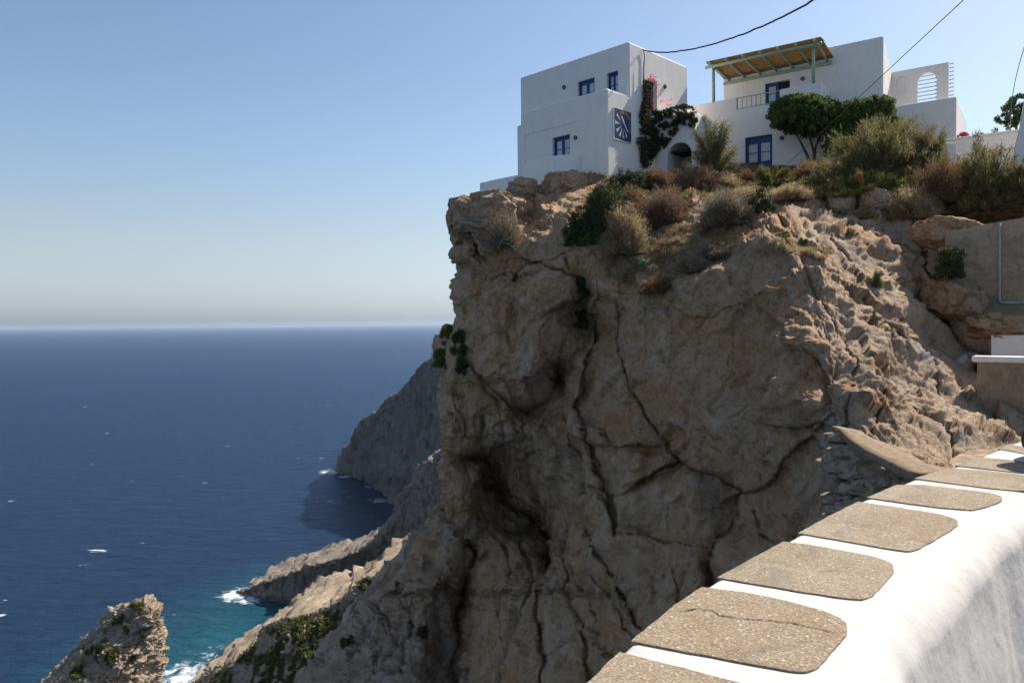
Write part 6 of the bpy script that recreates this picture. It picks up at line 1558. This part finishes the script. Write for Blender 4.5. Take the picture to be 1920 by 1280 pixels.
p = RF.P(RF.hit(1205, 100)[0], 0, 0); bm = bmesh.new(); add_tube(bm, [vp_(1205, 94, .06), vp_(1207, 108, .05), vp_(1205, 130, .04), vp_(1205, 160, .04)], 0.02, 6)
o = bm_obj('cable_drop', bm, M['cable'], None, True); o.location = vi; tag(o, 'dark cable dropping down the house face below the bracket', 'cable')

# ------------------------------------------------------------------ person leaning at the parapet, nearly all outside the frame
def skin_chain(name, verts, edges, radii, mat, parent, sub=2, root=0):
    me = bpy.data.meshes.new(name); me.from_pydata(verts, edges, []); o = link(name, me)
    md = o.modifiers.new('s', 'SKIN'); sv = me.skin_vertices[0].data
    for i, r_ in enumerate(radii): sv[i].radius = (r_, r_) if not hasattr(r_, '__len__') else r_; sv[i].use_root = (i == root)
    m2 = o.modifiers.new('d', 'SUBSURF'); m2.levels = sub; m2.render_levels = sub
    dg = bpy.context.evaluated_depsgraph_get(); dg.update(); me2 = bpy.data.meshes.new_from_object(o.evaluated_get(dg)); bpy.data.objects.remove(o)
    for p_ in me2.polygons: p_.use_smooth = True
    me2.materials.clear(); return link(name, me2, mat, parent)
# stands on the lane bent forward over the parapet, folded arms resting near its outer edge
base = pp(1932, 860)
i_ = int(np.argmin(((Es[:, :2] - base[:2]) ** 2).sum(1))); nrm = np.array([NN[i_, 0], NN[i_, 1], 0]); tng = np.array([T[i_, 0], T[i_, 1], 0]); edge = np.array([Es[i_, 0], Es[i_, 1], 0])
w0 = float((base - Es[i_]) @ NN[i_])
def B3(w_, s_, z_): return tuple(edge + nrm * w_ + tng * s_ + np.array([0, 0, z_]))
ps = empty('person', B3(1.05, 0.4, -1.62)); tag(ps, 'person in a dark olive jacket leaning over the parapet at the right border', 'person')
po = Vector(ps.location)
def L3(w_, s_, z_): q = Vector(B3(w_, s_, z_ + ZP)) - po; return tuple(q)
sk = [L3(0.92, 0.36, 0.10), L3(0.76, 0.32, 0.20), L3(w0 + 0.42, 0.28, 0.30), L3(w0 + 0.26, 0.23, 0.37), L3(w0 + 0.17, 0.22, 0.42),
      L3(w0 + 0.13, 0.04, 0.31), L3(w0 + 0.0, 0.0, 0.065), L3(w0 + 0.04, 0.24, 0.045),
      L3(w0 + 0.22, 0.42, 0.32), L3(w0 + 0.10, 0.50, 0.07), L3(w0 + 0.12, 0.28, 0.05)]
ed = [(0, 1), (1, 2), (2, 3), (3, 4), (3, 5), (5, 6), (6, 7), (3, 8), (8, 9), (9, 10)]
ra_ = [0.15, 0.145, 0.15, 0.13, 0.06, 0.085, 0.065, 0.05, 0.085, 0.065, 0.05]
skin_chain('jacket', sk, ed, ra_, M['olive'], ps)
lg = [L3(0.94, 0.36, 0.06), L3(0.97, 0.27, 0.0), L3(0.98, 0.26, -0.42), L3(1.05, 0.26, -0.84), L3(1.03, 0.45, 0.0), L3(1.02, 0.47, -0.42), L3(1.1, 0.48, -0.84)]
skin_chain('trousers', lg, [(0, 1), (1, 2), (2, 3), (0, 4), (4, 5), (5, 6)], [0.13, 0.10, 0.075, 0.055, 0.10, 0.075, 0.055], M['denim'], ps)
hd = [L3(w0 + 0.18, 0.23, 0.40), L3(w0 + 0.10, 0.24, 0.49), L3(w0 + 0.06, 0.24, 0.56), L3(w0 + 0.07, 0.24, 0.64)]
skin_chain('head', hd, [(0, 1), (1, 2), (2, 3)], [0.055, 0.08, 0.09, 0.07], M['skin'], ps)
skin_chain('hair', [L3(w0 + 0.14, 0.24, 0.54), L3(w0 + 0.12, 0.24, 0.62), L3(w0 + 0.08, 0.24, 0.67)], [(0, 1), (1, 2)], [0.055, 0.08, 0.07], M['hair'], ps)
for sgn in (-1, 1):
    ww = w0 + 0.06 if sgn < 0 else w0 + 0.14; c_ = 0.26; dr_ = 1 if sgn < 0 else -1
    hv = [L3(ww, c_, 0.045), L3(ww, c_ + dr_ * 0.07, 0.04)]; he = [(0, 1)]; hr = [0.03, 0.034]
    for q in range(4):
        f0 = len(hv); s_ = ww + (q - 1.5) * 0.021
        hv += [L3(s_, c_ + dr_ * 0.105, 0.036), L3(s_, c_ + dr_ * 0.135, 0.028), L3(s_, c_ + dr_ * (0.155 - 0.008 * abs(q - 1.3)), 0.014)]; he += [(1, f0), (f0, f0 + 1), (f0 + 1, f0 + 2)]; hr += [0.010, 0.009, 0.008]
    f0 = len(hv); hv += [L3(ww + 0.045, c_ + dr_ * 0.05, 0.035), L3(ww + 0.06, c_ + dr_ * 0.08, 0.025)]; he += [(0, f0), (f0, f0 + 1)]; hr += [0.011, 0.009]
    skin_chain('hand', hv, he, hr, M['skin'], ps, 1, 1)
    fx, fs = (1.05, 0.26) if sgn < 0 else (1.1, 0.48)
    skin_chain('shoe', [L3(fx + 0.04, fs, -0.875), L3(fx - 0.08, fs, -0.88), L3(fx - 0.2, fs, -0.885)], [(0, 1), (1, 2)], [0.045, 0.045, 0.035], M['shoe'], ps)
